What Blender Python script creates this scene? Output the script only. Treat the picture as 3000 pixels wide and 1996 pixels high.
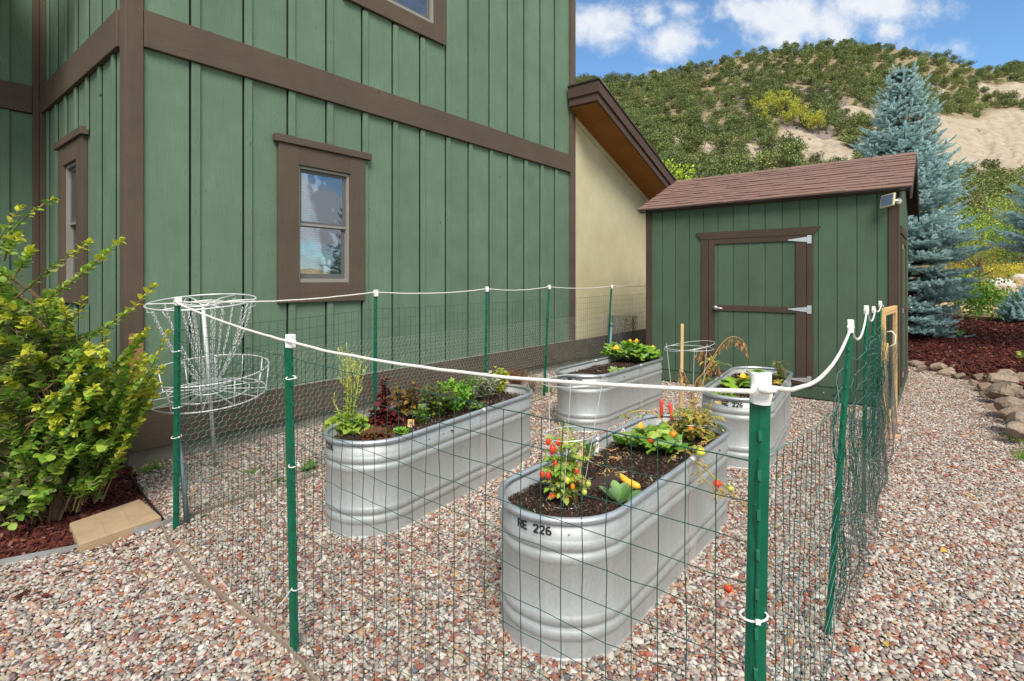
import bpy, math, random
import numpy as np
from mathutils import Vector, Matrix, Euler
R = math.radians
scene = bpy.context.scene
for o in list(bpy.data.objects): bpy.data.objects.remove(o)
random.seed(7); rng = np.random.default_rng(7)

# ---------------------------------------------------------------- camera
# level camera 1.6 m up, looking along +Y, with a shifted (perspective-corrected) lens
FPX, EYE, PX0, PY0 = 1220.0, 1.6, 1178.5, 646.0
cam = bpy.data.cameras.new('camera'); camo = bpy.data.objects.new('camera', cam)
scene.collection.objects.link(camo)
camo.location = (0, 0, EYE); camo.rotation_euler = (R(90), 0, 0)
cam.sensor_width = 36; cam.lens = 36 * FPX / 2357; cam.shift_x = 0; cam.shift_y = -138 / 2357
cam.clip_start = 0.05; cam.clip_end = 3000
scene.camera = camo
scene.render.resolution_x = 1024; scene.render.resolution_y = 681

# ---------------------------------------------------------------- sky, sun, exposure
SUN_EL, SUN_AZ = R(47), R(172)          # azimuth measured clockwise from +Y
scene.view_settings.view_transform = 'Standard'; scene.view_settings.look = 'None'
scene.view_settings.gamma = 1; scene.view_settings.use_curve_mapping = False
scene.view_settings.exposure = 0.82
world = bpy.data.worlds.new('World'); scene.world = world; world.use_nodes = True
W = world.node_tree; W.nodes.clear()
def wn(t, **k):
    n = W.nodes.new(t)
    for a, b in k.items(): setattr(n, a, b)
    return n
def wmath(op, a, b=None, c=None, clamp=False):
    n = wn('ShaderNodeMath', operation=op); n.use_clamp = clamp
    for i, v in enumerate((a, b, c)):
        if v is None: continue
        if isinstance(v, (int, float)): n.inputs[i].default_value = v
        else: W.links.new(v, n.inputs[i])
    return n.outputs[0]
sky = wn('ShaderNodeTexSky', sky_type='NISHITA'); sky.sun_disc = False
sky.sun_elevation = SUN_EL; sky.sun_rotation = SUN_AZ; sky.altitude = 1800; sky.air_density = 1.0; sky.dust_density = 0.6; sky.ozone_density = 2.0
tc = wn('ShaderNodeTexCoord'); sep = wn('ShaderNodeSeparateXYZ'); W.links.new(tc.outputs['Generated'], sep.inputs[0])
dx, dy, dz = sep.outputs
ysafe = wmath('MAXIMUM', dy, 0.02)
U = wmath('DIVIDE', dx, ysafe); V = wmath('DIVIDE', dz, ysafe)
comb = wn('ShaderNodeCombineXYZ'); W.links.new(U, comb.inputs[0]); W.links.new(V, comb.inputs[1])
def wnoise(vec, scale, detail=6, rough=.55, dist=0.0):
    n = wn('ShaderNodeTexNoise'); n.inputs['Scale'].default_value = scale; n.inputs['Detail'].default_value = detail
    n.inputs['Roughness'].default_value = rough; n.inputs['Distortion'].default_value = dist
    W.links.new(vec, n.inputs['Vector']); return n.outputs['Fac']
n1 = wnoise(comb.outputs[0], 11, 9, .62, .35)
n2 = wnoise(comb.outputs[0], 34, 6, .6, .2)
# named clouds over the hill: centre (photo x, y) and radii, as world directions
CL = [(1372, 58, 92, 52, 1), (1500, 38, 44, 34, .9), (1545, 88, 66, 44, .95), (1560, 22, 40, 34, .6), (1625, 98, 28, 20, .55),
      (1530, 176, 48, 16, .6), (1735, 22, 85, 40, .8), (1850, 40, 150, 62, 1.1), (1990, 12, 160, 48, 1.1), (1810, 92, 90, 28, .8),
      (1925, 76, 66, 44, .8), (2035, 66, 50, 40, .75), (2165, 116, 55, 22, .45), (2080, 100, 40, 22, .35), (1340, 100, 60, 16, .45)]
acc = None
for (cx, cy, rx, ry, s) in CL:
    du = wmath('MULTIPLY', wmath('SUBTRACT', U, (cx - PX0) / FPX), FPX / rx)
    dv = wmath('MULTIPLY', wmath('SUBTRACT', V, (PY0 - cy) / FPX), FPX / ry)
    d = wmath('SQRT', wmath('ADD', wmath('MULTIPLY', du, du), wmath('MULTIPLY', dv, dv)))
    b = wmath('MULTIPLY', wmath('SUBTRACT', 1.42, d), s)
    acc = b if acc is None else wmath('MAXIMUM', acc, b)
dens = wmath('ADD', acc, wmath('MULTIPLY', wmath('SUBTRACT', n1, .5), 2.6))
dens = wmath('ADD', dens, wmath('MULTIPLY', wmath('SUBTRACT', n2, .5), .9))
mr = wn('ShaderNodeMapRange', interpolation_type='SMOOTHSTEP'); W.links.new(dens, mr.inputs[0])
mr.inputs[1].default_value = .0; mr.inputs[2].default_value = 1.25
front = mr.outputs[0]
# the rest of the sky: the same broken cloud, thicker away from the hill
cmb2 = wn('ShaderNodeCombineXYZ'); den = wmath('ADD', wmath('ABSOLUTE', dz), .16)
W.links.new(wmath('DIVIDE', dx, den), cmb2.inputs[0]); W.links.new(wmath('DIVIDE', dy, den), cmb2.inputs[1])
g1 = wnoise(cmb2.outputs[0], 1.6, 9, .6, .5)
mg = wn('ShaderNodeMapRange', interpolation_type='SMOOTHSTEP'); W.links.new(g1, mg.inputs[0])
mg.inputs[1].default_value = .33; mg.inputs[2].default_value = .54
# blend between the two layouts outside the patch of sky in view
side = wn('ShaderNodeMapRange', interpolation_type='SMOOTHSTEP'); W.links.new(V, side.inputs[0]); side.inputs[1].default_value = .6; side.inputs[2].default_value = .85
back = wn('ShaderNodeMapRange', interpolation_type='SMOOTHSTEP'); W.links.new(dy, back.inputs[0])
back.inputs[1].default_value = .45; back.inputs[2].default_value = .25
gm = wmath('MAXIMUM', side.outputs[0], back.outputs[0])
tot = wmath('ADD', wmath('MULTIPLY', front, wmath('SUBTRACT', 1, gm)), wmath('MULTIPLY', mg.outputs[0], gm), clamp=True)
up = wn('ShaderNodeMapRange'); W.links.new(dz, up.inputs[0]); up.inputs[1].default_value = 0; up.inputs[2].default_value = .05
tot = wmath('MULTIPLY', wmath('MULTIPLY', tot, .96), up.outputs[0])
ccol = wn('ShaderNodeMix', data_type='RGBA'); ccol.inputs[6].default_value = (4.3, 4.7, 5.3, 1); ccol.inputs[7].default_value = (5.6, 5.6, 5.6, 1)
W.links.new(n2, ccol.inputs[0])
mix = wn('ShaderNodeMix', data_type='RGBA'); W.links.new(tot, mix.inputs[0])
skc = wn('ShaderNodeMix', data_type='RGBA', blend_type='MULTIPLY'); skc.inputs[0].default_value = 1; skc.inputs[7].default_value = (.92, 1.16, 1.22, 1)
W.links.new(sky.outputs[0], skc.inputs[6])
W.links.new(skc.outputs[2], mix.inputs[6]); W.links.new(ccol.outputs[2], mix.inputs[7])
bg = wn('ShaderNodeBackground'); W.links.new(mix.outputs[2], bg.inputs[0]); bg.inputs[1].default_value = .1
wo = wn('ShaderNodeOutputWorld'); W.links.new(bg.outputs[0], wo.inputs[0])
sun = bpy.data.lights.new('sun', 'SUN'); sun.energy = 2.4; sun.angle = R(28); sun.color = (1, .93, .83)
suno = bpy.data.objects.new('sun', sun); scene.collection.objects.link(suno)
sd = Vector((math.sin(SUN_AZ) * math.cos(SUN_EL), math.cos(SUN_AZ) * math.cos(SUN_EL), math.sin(SUN_EL)))
suno.rotation_euler = (-sd).to_track_quat('-Z', 'Y').to_euler()

# ---------------------------------------------------------------- helpers
COL = scene.collection
def gp(px, py, z=0.0):
    "world point at height z seen at photo position px, py"
    Y = FPX * (EYE - z) / (py - PY0); return Vector(((px - PX0) / FPX * Y, Y, z))
def at(px, py, Y):
    return Vector(((px - PX0) / FPX * Y, Y, EYE - (py - PY0) / FPX * Y))
def tag(o, label=None, cat=None, group=None, kind=None):
    if label: o['label'] = label
    if cat: o['category'] = cat
    if group: o['group'] = group
    if kind: o['kind'] = kind
    return o
def empty(name, loc=(0, 0, 0), rz=0.0, label=None, cat=None, group=None, kind=None):
    o = bpy.data.objects.new(name, None); COL.objects.link(o); o.location = loc; o.rotation_euler = (0, 0, rz)
    o.empty_display_size = .1
    return tag(o, label, cat, group, kind)
def link(name, me, parent=None, mw=None):
    o = bpy.data.objects.new(name, me); COL.objects.link(o)
    if parent is not None: o.parent = parent
    if mw is not None: o.matrix_local = mw
    return o
class MB:
    def __init__(s): s.v = []; s.f = []; s.m = []
    def add(s, vs, fs, mi=0):
        b = len(s.v); s.v.extend([tuple(p) for p in vs]); s.f.extend([tuple(b + i for i in f) for f in fs]); s.m.extend([mi] * len(fs)); return s
    def box(s, x0, x1, y0, y1, z0, z1, c=0.0, mi=0):
        if x0 > x1: x0, x1 = x1, x0
        if y0 > y1: y0, y1 = y1, y0
        if z0 > z1: z0, z1 = z1, z0
        c = min(c, (x1 - x0) * .3, (y1 - y0) * .3, (z1 - z0) * .3)
        if c <= 0:
            vs = [(x, y, z) for x in (x0, x1) for y in (y0, y1) for z in (z0, z1)]
            return s.add(vs, [(0, 1, 3, 2), (4, 6, 7, 5), (0, 4, 5, 1), (2, 3, 7, 6), (0, 2, 6, 4), (1, 5, 7, 3)], mi)
        X = (x0, x1); Y = (y0, y1); Z = (z0, z1); sg = (1, -1); vs = []; idx = {}
        for i in (0, 1):
            for j in (0, 1):
                for k in (0, 1):
                    for a in range(3):
                        p = [X[i] + c * sg[i], Y[j] + c * sg[j], Z[k] + c * sg[k]]
                        p[a] = (X[i], Y[j], Z[k])[a]; idx[i, j, k, a] = len(vs); vs.append(p)
        fs = []
        for a in range(3):
            b, d = (a + 1) % 3, (a + 2) % 3
            for e in (0, 1):
                q = []
                for (m, n) in ((0, 0), (1, 0), (1, 1), (0, 1)):
                    t = [0, 0, 0]; t[a] = e; t[b] = m; t[d] = n; q.append(idx[t[0], t[1], t[2], a])
                fs.append(q if e else q[::-1])
        for a in range(3):                      # edges along axis a
            b, d = (a + 1) % 3, (a + 2) % 3
            for m in (0, 1):
                for n in (0, 1):
                    t0 = [0, 0, 0]; t1 = [0, 0, 0]; t0[b] = t1[b] = m; t0[d] = t1[d] = n; t1[a] = 1
                    q = [idx[(*t0, b)], idx[(*t1, b)], idx[(*t1, d)], idx[(*t0, d)]]
                    fs.append(q if m == n else q[::-1])
        for i in (0, 1):
            for j in (0, 1):
                for k in (0, 1):
                    q = [idx[i, j, k, 0], idx[i, j, k, 1], idx[i, j, k, 2]]
                    fs.append(q if (i + j + k) % 2 else q[::-1])
        return s.add(vs, fs, mi)
    def prism(s, poly, a0, a1, axis=1, mi=0):
        "poly in the two other axes, extruded along axis"
        vs = []
        for a in (a0, a1):
            for (p, q) in poly:
                vs.append((a, p, q) if axis == 0 else (p, a, q) if axis == 1 else (p, q, a))
        n = len(poly); fs = [tuple(range(n)), tuple(range(2 * n - 1, n - 1, -1))]
        for i in range(n): j = (i + 1) % n; fs.append((i, i + n, j + n, j))
        return s.add(vs, fs, mi)
    def tube(s, pts, r, n=6, closed=False, mi=0, caps=True):
        pts = [Vector(p) for p in pts]; m = len(pts)
        rr = r if isinstance(r, (list, tuple)) else [r] * m
        up = Vector((0, 0, 1)); prev = None; b = len(s.v)
        for i, p in enumerate(pts):
            if closed: t = pts[(i + 1) % m] - pts[i - 1]
            else: t = pts[min(i + 1, m - 1)] - pts[max(i - 1, 0)]
            if t.length < 1e-9: t = Vector((0, 0, 1))
            t.normalize()
            if prev is None:
                a = t.cross(up)
                if a.length < .05: a = t.cross(Vector((1, 0, 0)))
            else: a = prev - t * prev.dot(t)
            a.normalize(); prev = a; c = t.cross(a)
            for k in range(n):
                an = 2 * math.pi * k / n; q = p + (a * math.cos(an) + c * math.sin(an)) * rr[i]; s.v.append(tuple(q))
        for i in range(m if closed else m - 1):
            for k in range(n):
                i2 = (i + 1) % m; k2 = (k + 1) % n
                s.f.append((b + i * n + k, b + i * n + k2, b + i2 * n + k2, b + i2 * n + k)); s.m.append(mi)
        if not closed and caps and n > 2:
            s.f.append(tuple(b + k for k in range(n))[::-1]); s.f.append(tuple(b + (m - 1) * n + k for k in range(n))); s.m += [mi, mi]
        return s
    def ball(s, c, r, nu=10, nv=7, mi=0, fn=None):
        c = Vector(c); r = Vector(r) if hasattr(r, '__len__') else Vector((r, r, r)); vs = []
        for j in range(nv + 1):
            th = math.pi * j / nv
            for i in range(nu):
                ph = 2 * math.pi * i / nu; d = Vector((math.sin(th) * math.cos(ph), math.sin(th) * math.sin(ph), math.cos(th)))
                k = fn(d) if fn else 1
                vs.append((c.x + d.x * r.x * k, c.y + d.y * r.y * k, c.z + d.z * r.z * k))
        fs = [(j * nu + i, (j + 1) * nu + i, (j + 1) * nu + (i + 1) % nu, j * nu + (i + 1) % nu) for j in range(nv) for i in range(nu)]
        return s.add(vs, fs, mi)
    def mesh(s, name, mats, smooth=False):
        me = bpy.data.meshes.new(name); me.from_pydata(s.v, [], s.f)
        if not isinstance(mats, (list, tuple)): mats = [mats]
        for m in mats: me.materials.append(m)
        if len(mats) > 1: me.polygons.foreach_set('material_index', s.m)
        if smooth: me.polygons.foreach_set('use_smooth', [True] * len(s.f))
        me.update(); return me
    def build(s, name, mats, parent=None, smooth=False, mw=None):
        return link(name, s.mesh(name, mats, smooth), parent, mw)
def npmesh(name, V_, F_, mats, smooth=False, mi=None, attrs=None):
    "V_ (n,3) array, F_ (m,k) array of equal polygons"
    me = bpy.data.meshes.new(name); n = len(V_); m, k = F_.shape
    me.vertices.add(n); me.vertices.foreach_set('co', np.ascontiguousarray(V_, dtype=np.float32).ravel())
    me.loops.add(m * k); me.loops.foreach_set('vertex_index', np.ascontiguousarray(F_, dtype=np.int32).ravel())
    me.polygons.add(m); me.polygons.foreach_set('loop_start', np.arange(m, dtype=np.int32) * k)
    try: me.polygons.foreach_set('loop_total', np.full(m, k, dtype=np.int32))
    except Exception: pass
    for mt in (mats if isinstance(mats, (list, tuple)) else [mats]): me.materials.append(mt)
    if mi is not None: me.polygons.foreach_set('material_index', np.asarray(mi, dtype=np.int32))
    if smooth: me.polygons.foreach_set('use_smooth', np.ones(m, dtype=bool))
    if attrs:
        for an, av in attrs.items():
            a = me.attributes.new(an, 'FLOAT', 'POINT'); a.data.foreach_set('value', np.asarray(av, dtype=np.float32))
    me.update(calc_edges=True); me.validate(); return me
def lin(r, g, b, k=1.0):
    f = lambda c: (c / 255 / 12.92 if c / 255 < .04045 else ((c / 255 + .055) / 1.055) ** 2.4) * k
    return (f(r), f(g), f(b), 1)

# ---------------------------------------------------------------- materials
class NT:
    def __init__(s, name):
        s.mat = bpy.data.materials.new(name); s.mat.use_nodes = True; s.t = s.mat.node_tree
        s.p = s.t.nodes['Principled BSDF']; s.out = s.t.nodes['Material Output']
    def n(s, t, **k):
        x = s.t.nodes.new(t)
        for a, b in k.items(): setattr(x, a, b)
        return x
    def l(s, a, b): s.t.links.new(a, b)
    def co(s, kind='Object', scale=(1, 1, 1)):
        tcn = s.n('ShaderNodeTexCoord'); mp = s.n('ShaderNodeMapping'); mp.inputs['Scale'].default_value = scale
        s.l(tcn.outputs[kind], mp.inputs[0]); return mp.outputs[0]
    def noise(s, vec, scale, detail=4, rough=.55, dist=0.0):
        x = s.n('ShaderNodeTexNoise'); x.inputs['Scale'].default_value = scale; x.inputs['Detail'].default_value = detail
        x.inputs['Roughness'].default_value = rough; x.inputs['Distortion'].default_value = dist
        if vec is not None: s.l(vec, x.inputs['Vector'])
        return x.outputs['Fac']
    def rng(s, v, a, b, c=0.0, d=1.0, smooth=False):
        x = s.n('ShaderNodeMapRange'); x.inputs[1].default_value = a; x.inputs[2].default_value = b; x.inputs[3].default_value = c; x.inputs[4].default_value = d
        if smooth: x.interpolation_type = 'SMOOTHSTEP'
        s.l(v, x.inputs[0]); return x.outputs[0]
    def m(s, op, a, b=None, clamp=False):
        x = s.n('ShaderNodeMath', operation=op); x.use_clamp = clamp
        for i, v in enumerate((a, b)):
            if v is None: continue
            if isinstance(v, (int, float)): x.inputs[i].default_value = v
            else: s.l(v, x.inputs[i])
        return x.outputs[0]
    def mix(s, f, a, b, mode='MIX'):
        x = s.n('ShaderNodeMix', data_type='RGBA', blend_type=mode)
        for i, v in ((0, f), (6, a), (7, b)):
            if isinstance(v, (int, float)): x.inputs[i].default_value = v
            elif isinstance(v, (tuple, list)): x.inputs[i].default_value = v
            else: s.l(v, x.inputs[i])
        return x.outputs[2]
    def ramp(s, v, stops, const=False):
        x = s.n('ShaderNodeValToRGB'); e = x.color_ramp
        if const: e.interpolation = 'CONSTANT'
        e.elements[0].position = stops[0][0]; e.elements[0].color = stops[0][1]
        e.elements[1].position = stops[-1][0]; e.elements[1].color = stops[-1][1]
        for p, c in stops[1:-1]: q = e.elements.new(p); q.color = c
        s.l(v, x.inputs[0]); return x.outputs[0]
    def bump(s, h, strength=.3, dist=.01, prev=None):
        x = s.n('ShaderNodeBump'); x.inputs['Strength'].default_value = strength; x.inputs['Distance'].default_value = dist
        s.l(h, x.inputs['Height'])
        if prev is not None: s.l(prev, x.inputs['Normal'])
        return x.outputs[0]
    def orand(s): return s.n('ShaderNodeObjectInfo').outputs['Random']
    def irand(s):
        g = s.n('ShaderNodeNewGeometry').outputs['Random Per Island']
        return s.m('FRACT', s.m('ADD', s.orand(), g))
    def val(s, col, v):
        "multiply colour by scalar socket"
        x = s.n('ShaderNodeVectorMath', operation='SCALE')
        if isinstance(col, (tuple, list)): x.inputs[0].default_value = col[:3]
        else: s.l(col, x.inputs[0])
        s.l(v, x.inputs['Scale']); return x.outputs[0]
    def base(s, c):
        if isinstance(c, (tuple, list)): s.p.inputs['Base Color'].default_value = c
        else: s.l(c, s.p.inputs['Base Color'])
    def rough(s, r):
        if isinstance(r, (int, float)): s.p.inputs['Roughness'].default_value = r
        else: s.l(r, s.p.inputs['Roughness'])
    def nrm(s, v): s.l(v, s.p.inputs['Normal'])
def simple(name, col, rough=.6, metal=0.0, var=.12, scale=12, bump=.15, bscale=80, stretch=(1, 1, 1), rnd=0.0, spec=.5, kind='Object', trans=0.0):
    t = NT(name); v = t.co(kind, stretch); a = t.noise(v, scale, 5)
    f = t.rng(a, .25, .75, 1 - var, 1 + var)
    if rnd: f = t.m('MULTIPLY', f, t.rng(t.irand(), 0, 1, 1 - rnd, 1 + rnd))
    t.base(t.val(col, f)); t.rough(t.rng(a, .2, .8, max(rough - .08, .02), min(rough + .08, 1)))
    t.p.inputs['Metallic'].default_value = metal; t.p.inputs['Specular IOR Level'].default_value = spec
    if bump: t.nrm(t.bump(t.noise(v, bscale, 3), bump, .004))
    if trans:
        t.p.inputs['Subsurface Weight'].default_value = 0
    return t.mat
def painted(name, col, dark, grain_axis=2, rough=.75, wear=.35, fine=1.0):
    "rough-sawn timber under paint: fine grain along one axis, blotches, dark checks"
    t = NT(name); st = [38, 38, 38]; st[grain_axis] = 1.6
    g = t.co('Object', tuple(st)); o = t.co('Object')
    oi = t.n('ShaderNodeObjectInfo'); off = t.n('ShaderNodeVectorMath', operation='ADD'); cx = t.n('ShaderNodeCombineXYZ')
    t.l(t.m('MULTIPLY', oi.outputs['Random'], 37.0), cx.inputs[0]); t.l(t.m('MULTIPLY', oi.outputs['Random'], 91.0), cx.inputs[2])
    t.l(g, off.inputs[0]); t.l(cx.outputs[0], off.inputs[1]); gv = off.outputs[0]
    gr = t.noise(gv, 1.6, 6, .65, .6); bl = t.noise(o, 2.2, 5, .6); fi = t.noise(o, 130, 3, .6)
    st2 = [60, 60, 60]; st2[grain_axis] = 9
    ck = t.noise(t.co('Object', tuple(st2)), 1.7, 3, .5)
    check = t.m('MULTIPLY', t.rng(ck, .62, .72, 0, 1, True), t.rng(bl, .40, .62, 0, 1, True))
    v = t.m('MULTIPLY', t.rng(gr, .3, .7, 1 - .09 * fine, 1 + .09 * fine), t.rng(bl, .3, .7, .87, 1.10))
    v = t.m('MULTIPLY', v, t.rng(t.orand(), 0, 1, .95, 1.05)); v = t.m('MULTIPLY', v, t.rng(fi, .3, .7, .95, 1.05))
    vk = t.n('ShaderNodeTexVoronoi'); vk.inputs['Scale'].default_value = 1.9; t.l(o, vk.inputs['Vector']); knot = t.rng(t.m('ADD', vk.outputs['Distance'], t.m('MULTIPLY', t.m('SUBTRACT', fi, .5), .03)), .022, .034, 1, 0, True)
    c = t.mix(t.m('MULTIPLY', check, wear), t.val(col, v), dark); c = t.mix(t.m('MULTIPLY', knot, .75), c, dark); t.base(c); t.rough(rough)
    h = t.m('ADD', t.m('MULTIPLY', gr, .8), t.m('MULTIPLY', fi, .35)); h = t.m('SUBTRACT', h, t.m('MULTIPLY', check, .5))
    t.nrm(t.bump(h, .5, .004)); t.p.inputs['Specular IOR Level'].default_value = .25
    return t.mat
M = {}
M['siding'] = painted('green_siding_paint', lin(99, 122, 101), lin(42, 56, 46), 2, wear=.6, fine=.75)
M['trim_v'] = painted('brown_trim_paint_vertical', lin(90, 78, 66), lin(45, 36, 30), 2)
M['trim_h'] = painted('brown_trim_paint_horizontal', lin(90, 78, 66), lin(48, 38, 32), 0)
M['trim_s'] = painted('brown_trim_paint_side', lin(90, 78, 66), lin(48, 38, 32), 1)
M['shed_green'] = painted('shed_green_paint', lin(78, 99, 79), lin(45, 66, 50), 2, wear=.12, fine=.5)
M['shed_brown'] = painted('shed_brown_paint', lin(76, 63, 53), lin(40, 30, 25), 2, wear=.1, fine=.5)
M['shed_brown_y'] = painted('shed_brown_paint_level', lin(76, 63, 53), lin(40, 30, 25), 1, wear=.1, fine=.5)
M['fascia'] = painted('dark_fascia_paint', lin(82, 66, 58), lin(30, 25, 22), 0, wear=.6)
M['soffit'] = painted('stained_soffit_boards', lin(150, 98, 46), lin(80, 46, 22), 1, wear=.4)
M['bare'] = simple('unpainted_tan_board', lin(150, 112, 74), .8, var=.18, scale=3, stretch=(20, 20, 1.5), bump=.4, bscale=4)
def f():
    t = NT('beige_stucco'); o = t.co('Object'); b = t.noise(o, 1.1, 5, .6); fi = t.noise(o, 90, 4, .7); mid = t.noise(t.co('Object', (1, 1, .5)), 5, 5, .6)
    c = t.mix(t.rng(b, .35, .75, 0, .5, True), lin(206, 197, 160), lin(178, 163, 126)); c = t.val(c, t.m('MULTIPLY', t.rng(mid, .3, .7, .96, 1.03), t.rng(fi, .3, .7, .90, 1.07)))
    t.base(c); t.rough(.92); t.nrm(t.bump(fi, .6, .006)); return t.mat
M['stucco'] = f()
M['concrete'] = simple('foundation_concrete', lin(150, 144, 130), .9, var=.3, scale=5, bump=.5, bscale=40)
M['vinyl'] = simple('grey_window_frame', lin(140, 136, 128), .45, var=.06)
M['screen'] = simple('dark_screen_frame', lin(92, 92, 92), .5, var=.06)
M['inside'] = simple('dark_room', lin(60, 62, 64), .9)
M['blind'] = simple('pale_blind', lin(225, 228, 215), .6, var=.04, bump=0)
def f():
    t = NT('window_glass'); g = t.n('ShaderNodeBsdfGlossy'); g.inputs['Roughness'].default_value = .01; g.inputs['Color'].default_value = (.92, .95, 1, 1)
    tr = t.n('ShaderNodeBsdfTransparent'); tr.inputs[0].default_value = (.8, .84, .82, 1)
    bp = t.bump(t.noise(t.co('Object'), 2.5, 2), .08, .02); t.l(bp, g.inputs['Normal'])
    mx = t.n('ShaderNodeMixShader'); fr = t.n('ShaderNodeFresnel'); fr.inputs[0].default_value = 1.9
    t.l(t.m('ADD', fr.outputs[0], .14, True), mx.inputs[0]); t.l(tr.outputs[0], mx.inputs[1]); t.l(g.outputs[0], mx.inputs[2]); t.l(mx.outputs[0], t.out.inputs[0]); return t.mat
M['glass'] = f()
def f():
    t = NT('brown_asphalt_shingle'); o = t.co('Object'); fi = t.noise(o, 220, 3, .7); b = t.noise(o, 9, 4)
    v = t.m('MULTIPLY', t.rng(t.orand(), 0, 1, .72, 1.18), t.m('MULTIPLY', t.rng(fi, .3, .7, .8, 1.2), t.rng(b, .3, .7, .92, 1.08)))
    t.base(t.val(t.mix(t.orand(), lin(140, 110, 98), lin(122, 93, 82)), v)); t.rough(.95); t.nrm(t.bump(fi, .7, .004)); return t.mat
M['shingle'] = f()
M['drip'] = simple('dark_roof_edge', lin(52, 40, 36), .6)
def f():
    t = NT('galvanised_tank_steel'); uvn = t.n('ShaderNodeUVMap'); sp = t.n('ShaderNodeSeparateXYZ'); t.l(uvn.outputs[0], sp.inputs[0])
    u, w = sp.outputs[0], sp.outputs[1]
    o = t.co('Object'); big = t.noise(o, 3.2, 5, .6); vor = t.n('ShaderNodeTexVoronoi'); vor.inputs['Scale'].default_value = 75; t.l(o, vor.inputs['Vector'])
    spang = t.rng(vor.outputs['Color'], 0, 1, .93, 1.05)
    streak = t.noise(t.co('Object', (60, 60, 2.5)), 1, 4, .6)
    c = t.mix(t.rng(big, .35, .68, 0, .5, True), lin(188, 193, 192), lin(174, 172, 167))
    c = t.val(c, t.m('MULTIPLY', spang, t.rng(streak, .3, .7, .95, 1.03))); t.base(c)
    t.p.inputs['Metallic'].default_value = .5
    t.rough(t.rng(t.m('ADD', big, t.m('MULTIPLY', streak, .4)), .4, 1.0, .44, .62))
    # shallow slanting press marks across the plain middle band
    ph = t.m('ADD', t.m('MULTIPLY', u, 46.0), t.m('MULTIPLY', w, -13.0)); s = t.m('SINE', t.m('MULTIPLY', ph, 6.2832))
    line = t.rng(s, .7, 1, 0, 1, True)
    msk = t.m('MULTIPLY', t.rng(w, .215, .235, 0, 1, True), t.rng(w, .40, .38, 0, 1, True))
    pm = t.m('MULTIPLY', msk, t.rng(t.noise(t.co('Object', (1, 1, .3)), 2.5, 3), .42, .58, .15, 1, True))
    b1 = t.bump(t.m('MULTIPLY', line, pm), .4, .005); t.nrm(t.bump(t.noise(o, 9, 3), .12, .01, b1)); return t.mat
M['galv'] = f()
M['rim'] = simple('rolled_rim_steel', lin(200, 206, 210), .34, .75, var=.14, scale=9, bump=.12, bscale=30)
M['seam'] = simple('smooth_seam_steel', lin(205, 204, 206), .42, .6, var=.05, bump=.05)
M['ink'] = simple('black_stencil_ink', lin(38, 38, 38), .7, var=.25, scale=60, bump=0)
M['wire'] = simple('green_vinyl_wire', lin(22, 74, 62), .42, var=.2, scale=20, bump=0)
M['wire_lt'] = simple('weathered_green_wire', lin(96, 138, 130), .45, var=.2, scale=20, bump=0)
M['hexwire'] = simple('galvanised_chicken_wire', lin(172, 174, 168), .5, .5, var=.2, bump=0)
M['hexdark'] = simple('dull_netting_wire', lin(86, 88, 84), .6, .3, var=.3, bump=0)
M['postg'] = simple('green_post_enamel', lin(4, 92, 66), .28, var=.2, scale=14, bump=.08, bscale=60)
M['white'] = simple('white_plastic', lin(232, 232, 226), .45, var=.04, bump=.1)
M['tape'] = simple('white_tape', lin(236, 235, 228), .55, var=.04, scale=30, bump=.6, bscale=22)
def f():
    t = NT('white_braided_rope'); o = t.co('Object'); n1_ = t.noise(o, 260, 2); t.base(t.val(lin(235, 232, 222), t.rng(t.noise(o, 60, 3), .3, .7, .88, 1.03)))
    t.rough(.85); t.nrm(t.bump(n1_, .8, .003)); return t.mat
M['rope'] = f()
M['chrome'] = simple('galvanised_basket_steel', lin(214, 218, 216), .4, .35, var=.1, bump=0)
M['pvc'] = simple('grey_plastic_pipe', lin(108, 124, 132), .5, var=.08)
M['hinge'] = simple('zinc_hinge', lin(205, 208, 210), .35, .6, var=.08)
M['pine'] = simple('fresh_pine_board', lin(222, 180, 120), .7, var=.18, scale=2, stretch=(30, 30, 2), bump=.2, bscale=5)
M['bamboo'] = simple('bamboo_stake', lin(206, 172, 118), .65, var=.2, scale=10, stretch=(6, 6, 1))
M['timber'] = simple('weathered_edging', lin(142, 126, 108), .85, var=.25, scale=7, bump=.5, bscale=30)
M['steel_edge'] = simple('aluminium_edging', lin(164, 166, 166), .55, .4, var=.15, scale=6)
M['paver'] = simple('tan_paver', lin(172, 148, 116), .9, var=.16, scale=9, bump=.8, bscale=150)
M['brick'] = simple('tan_step_block', lin(184, 150, 122), .9, var=.12, scale=9, bump=.6, bscale=120)
M['red'] = simple('red_handle', lin(232, 74, 66), .4, var=.04, bump=0)
M['bark'] = simple('rough_bark', lin(112, 88, 74), .95, var=.35, scale=16, bump=1, bscale=26, stretch=(1, 1, .4))
M['bark2'] = simple('grey_bark', lin(96, 84, 72), .95, var=.3, scale=10, bump=1, bscale=20)
def stone_mat(name, stops, k=1.0, bump=.4):
    t = NT(name); r = t.orand(); w_ = t.n('ShaderNodeTexWhiteNoise', noise_dimensions='1D'); t.l(r, w_.inputs['W'])
    c = t.ramp(r, stops, True); o = t.co('Object'); a = t.noise(o, 1.6, 4, .6)
    v = t.m('MULTIPLY', t.rng(w_.outputs[0], 0, 1, .80 * k, 1.14 * k), t.rng(a, .3, .7, .86, 1.12)); t.base(t.val(c, v)); t.rough(.8)
    t.nrm(t.bump(t.noise(o, 5, 4), bump, .05)); t.p.inputs['Specular IOR Level'].default_value = .3; return t.mat
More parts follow.
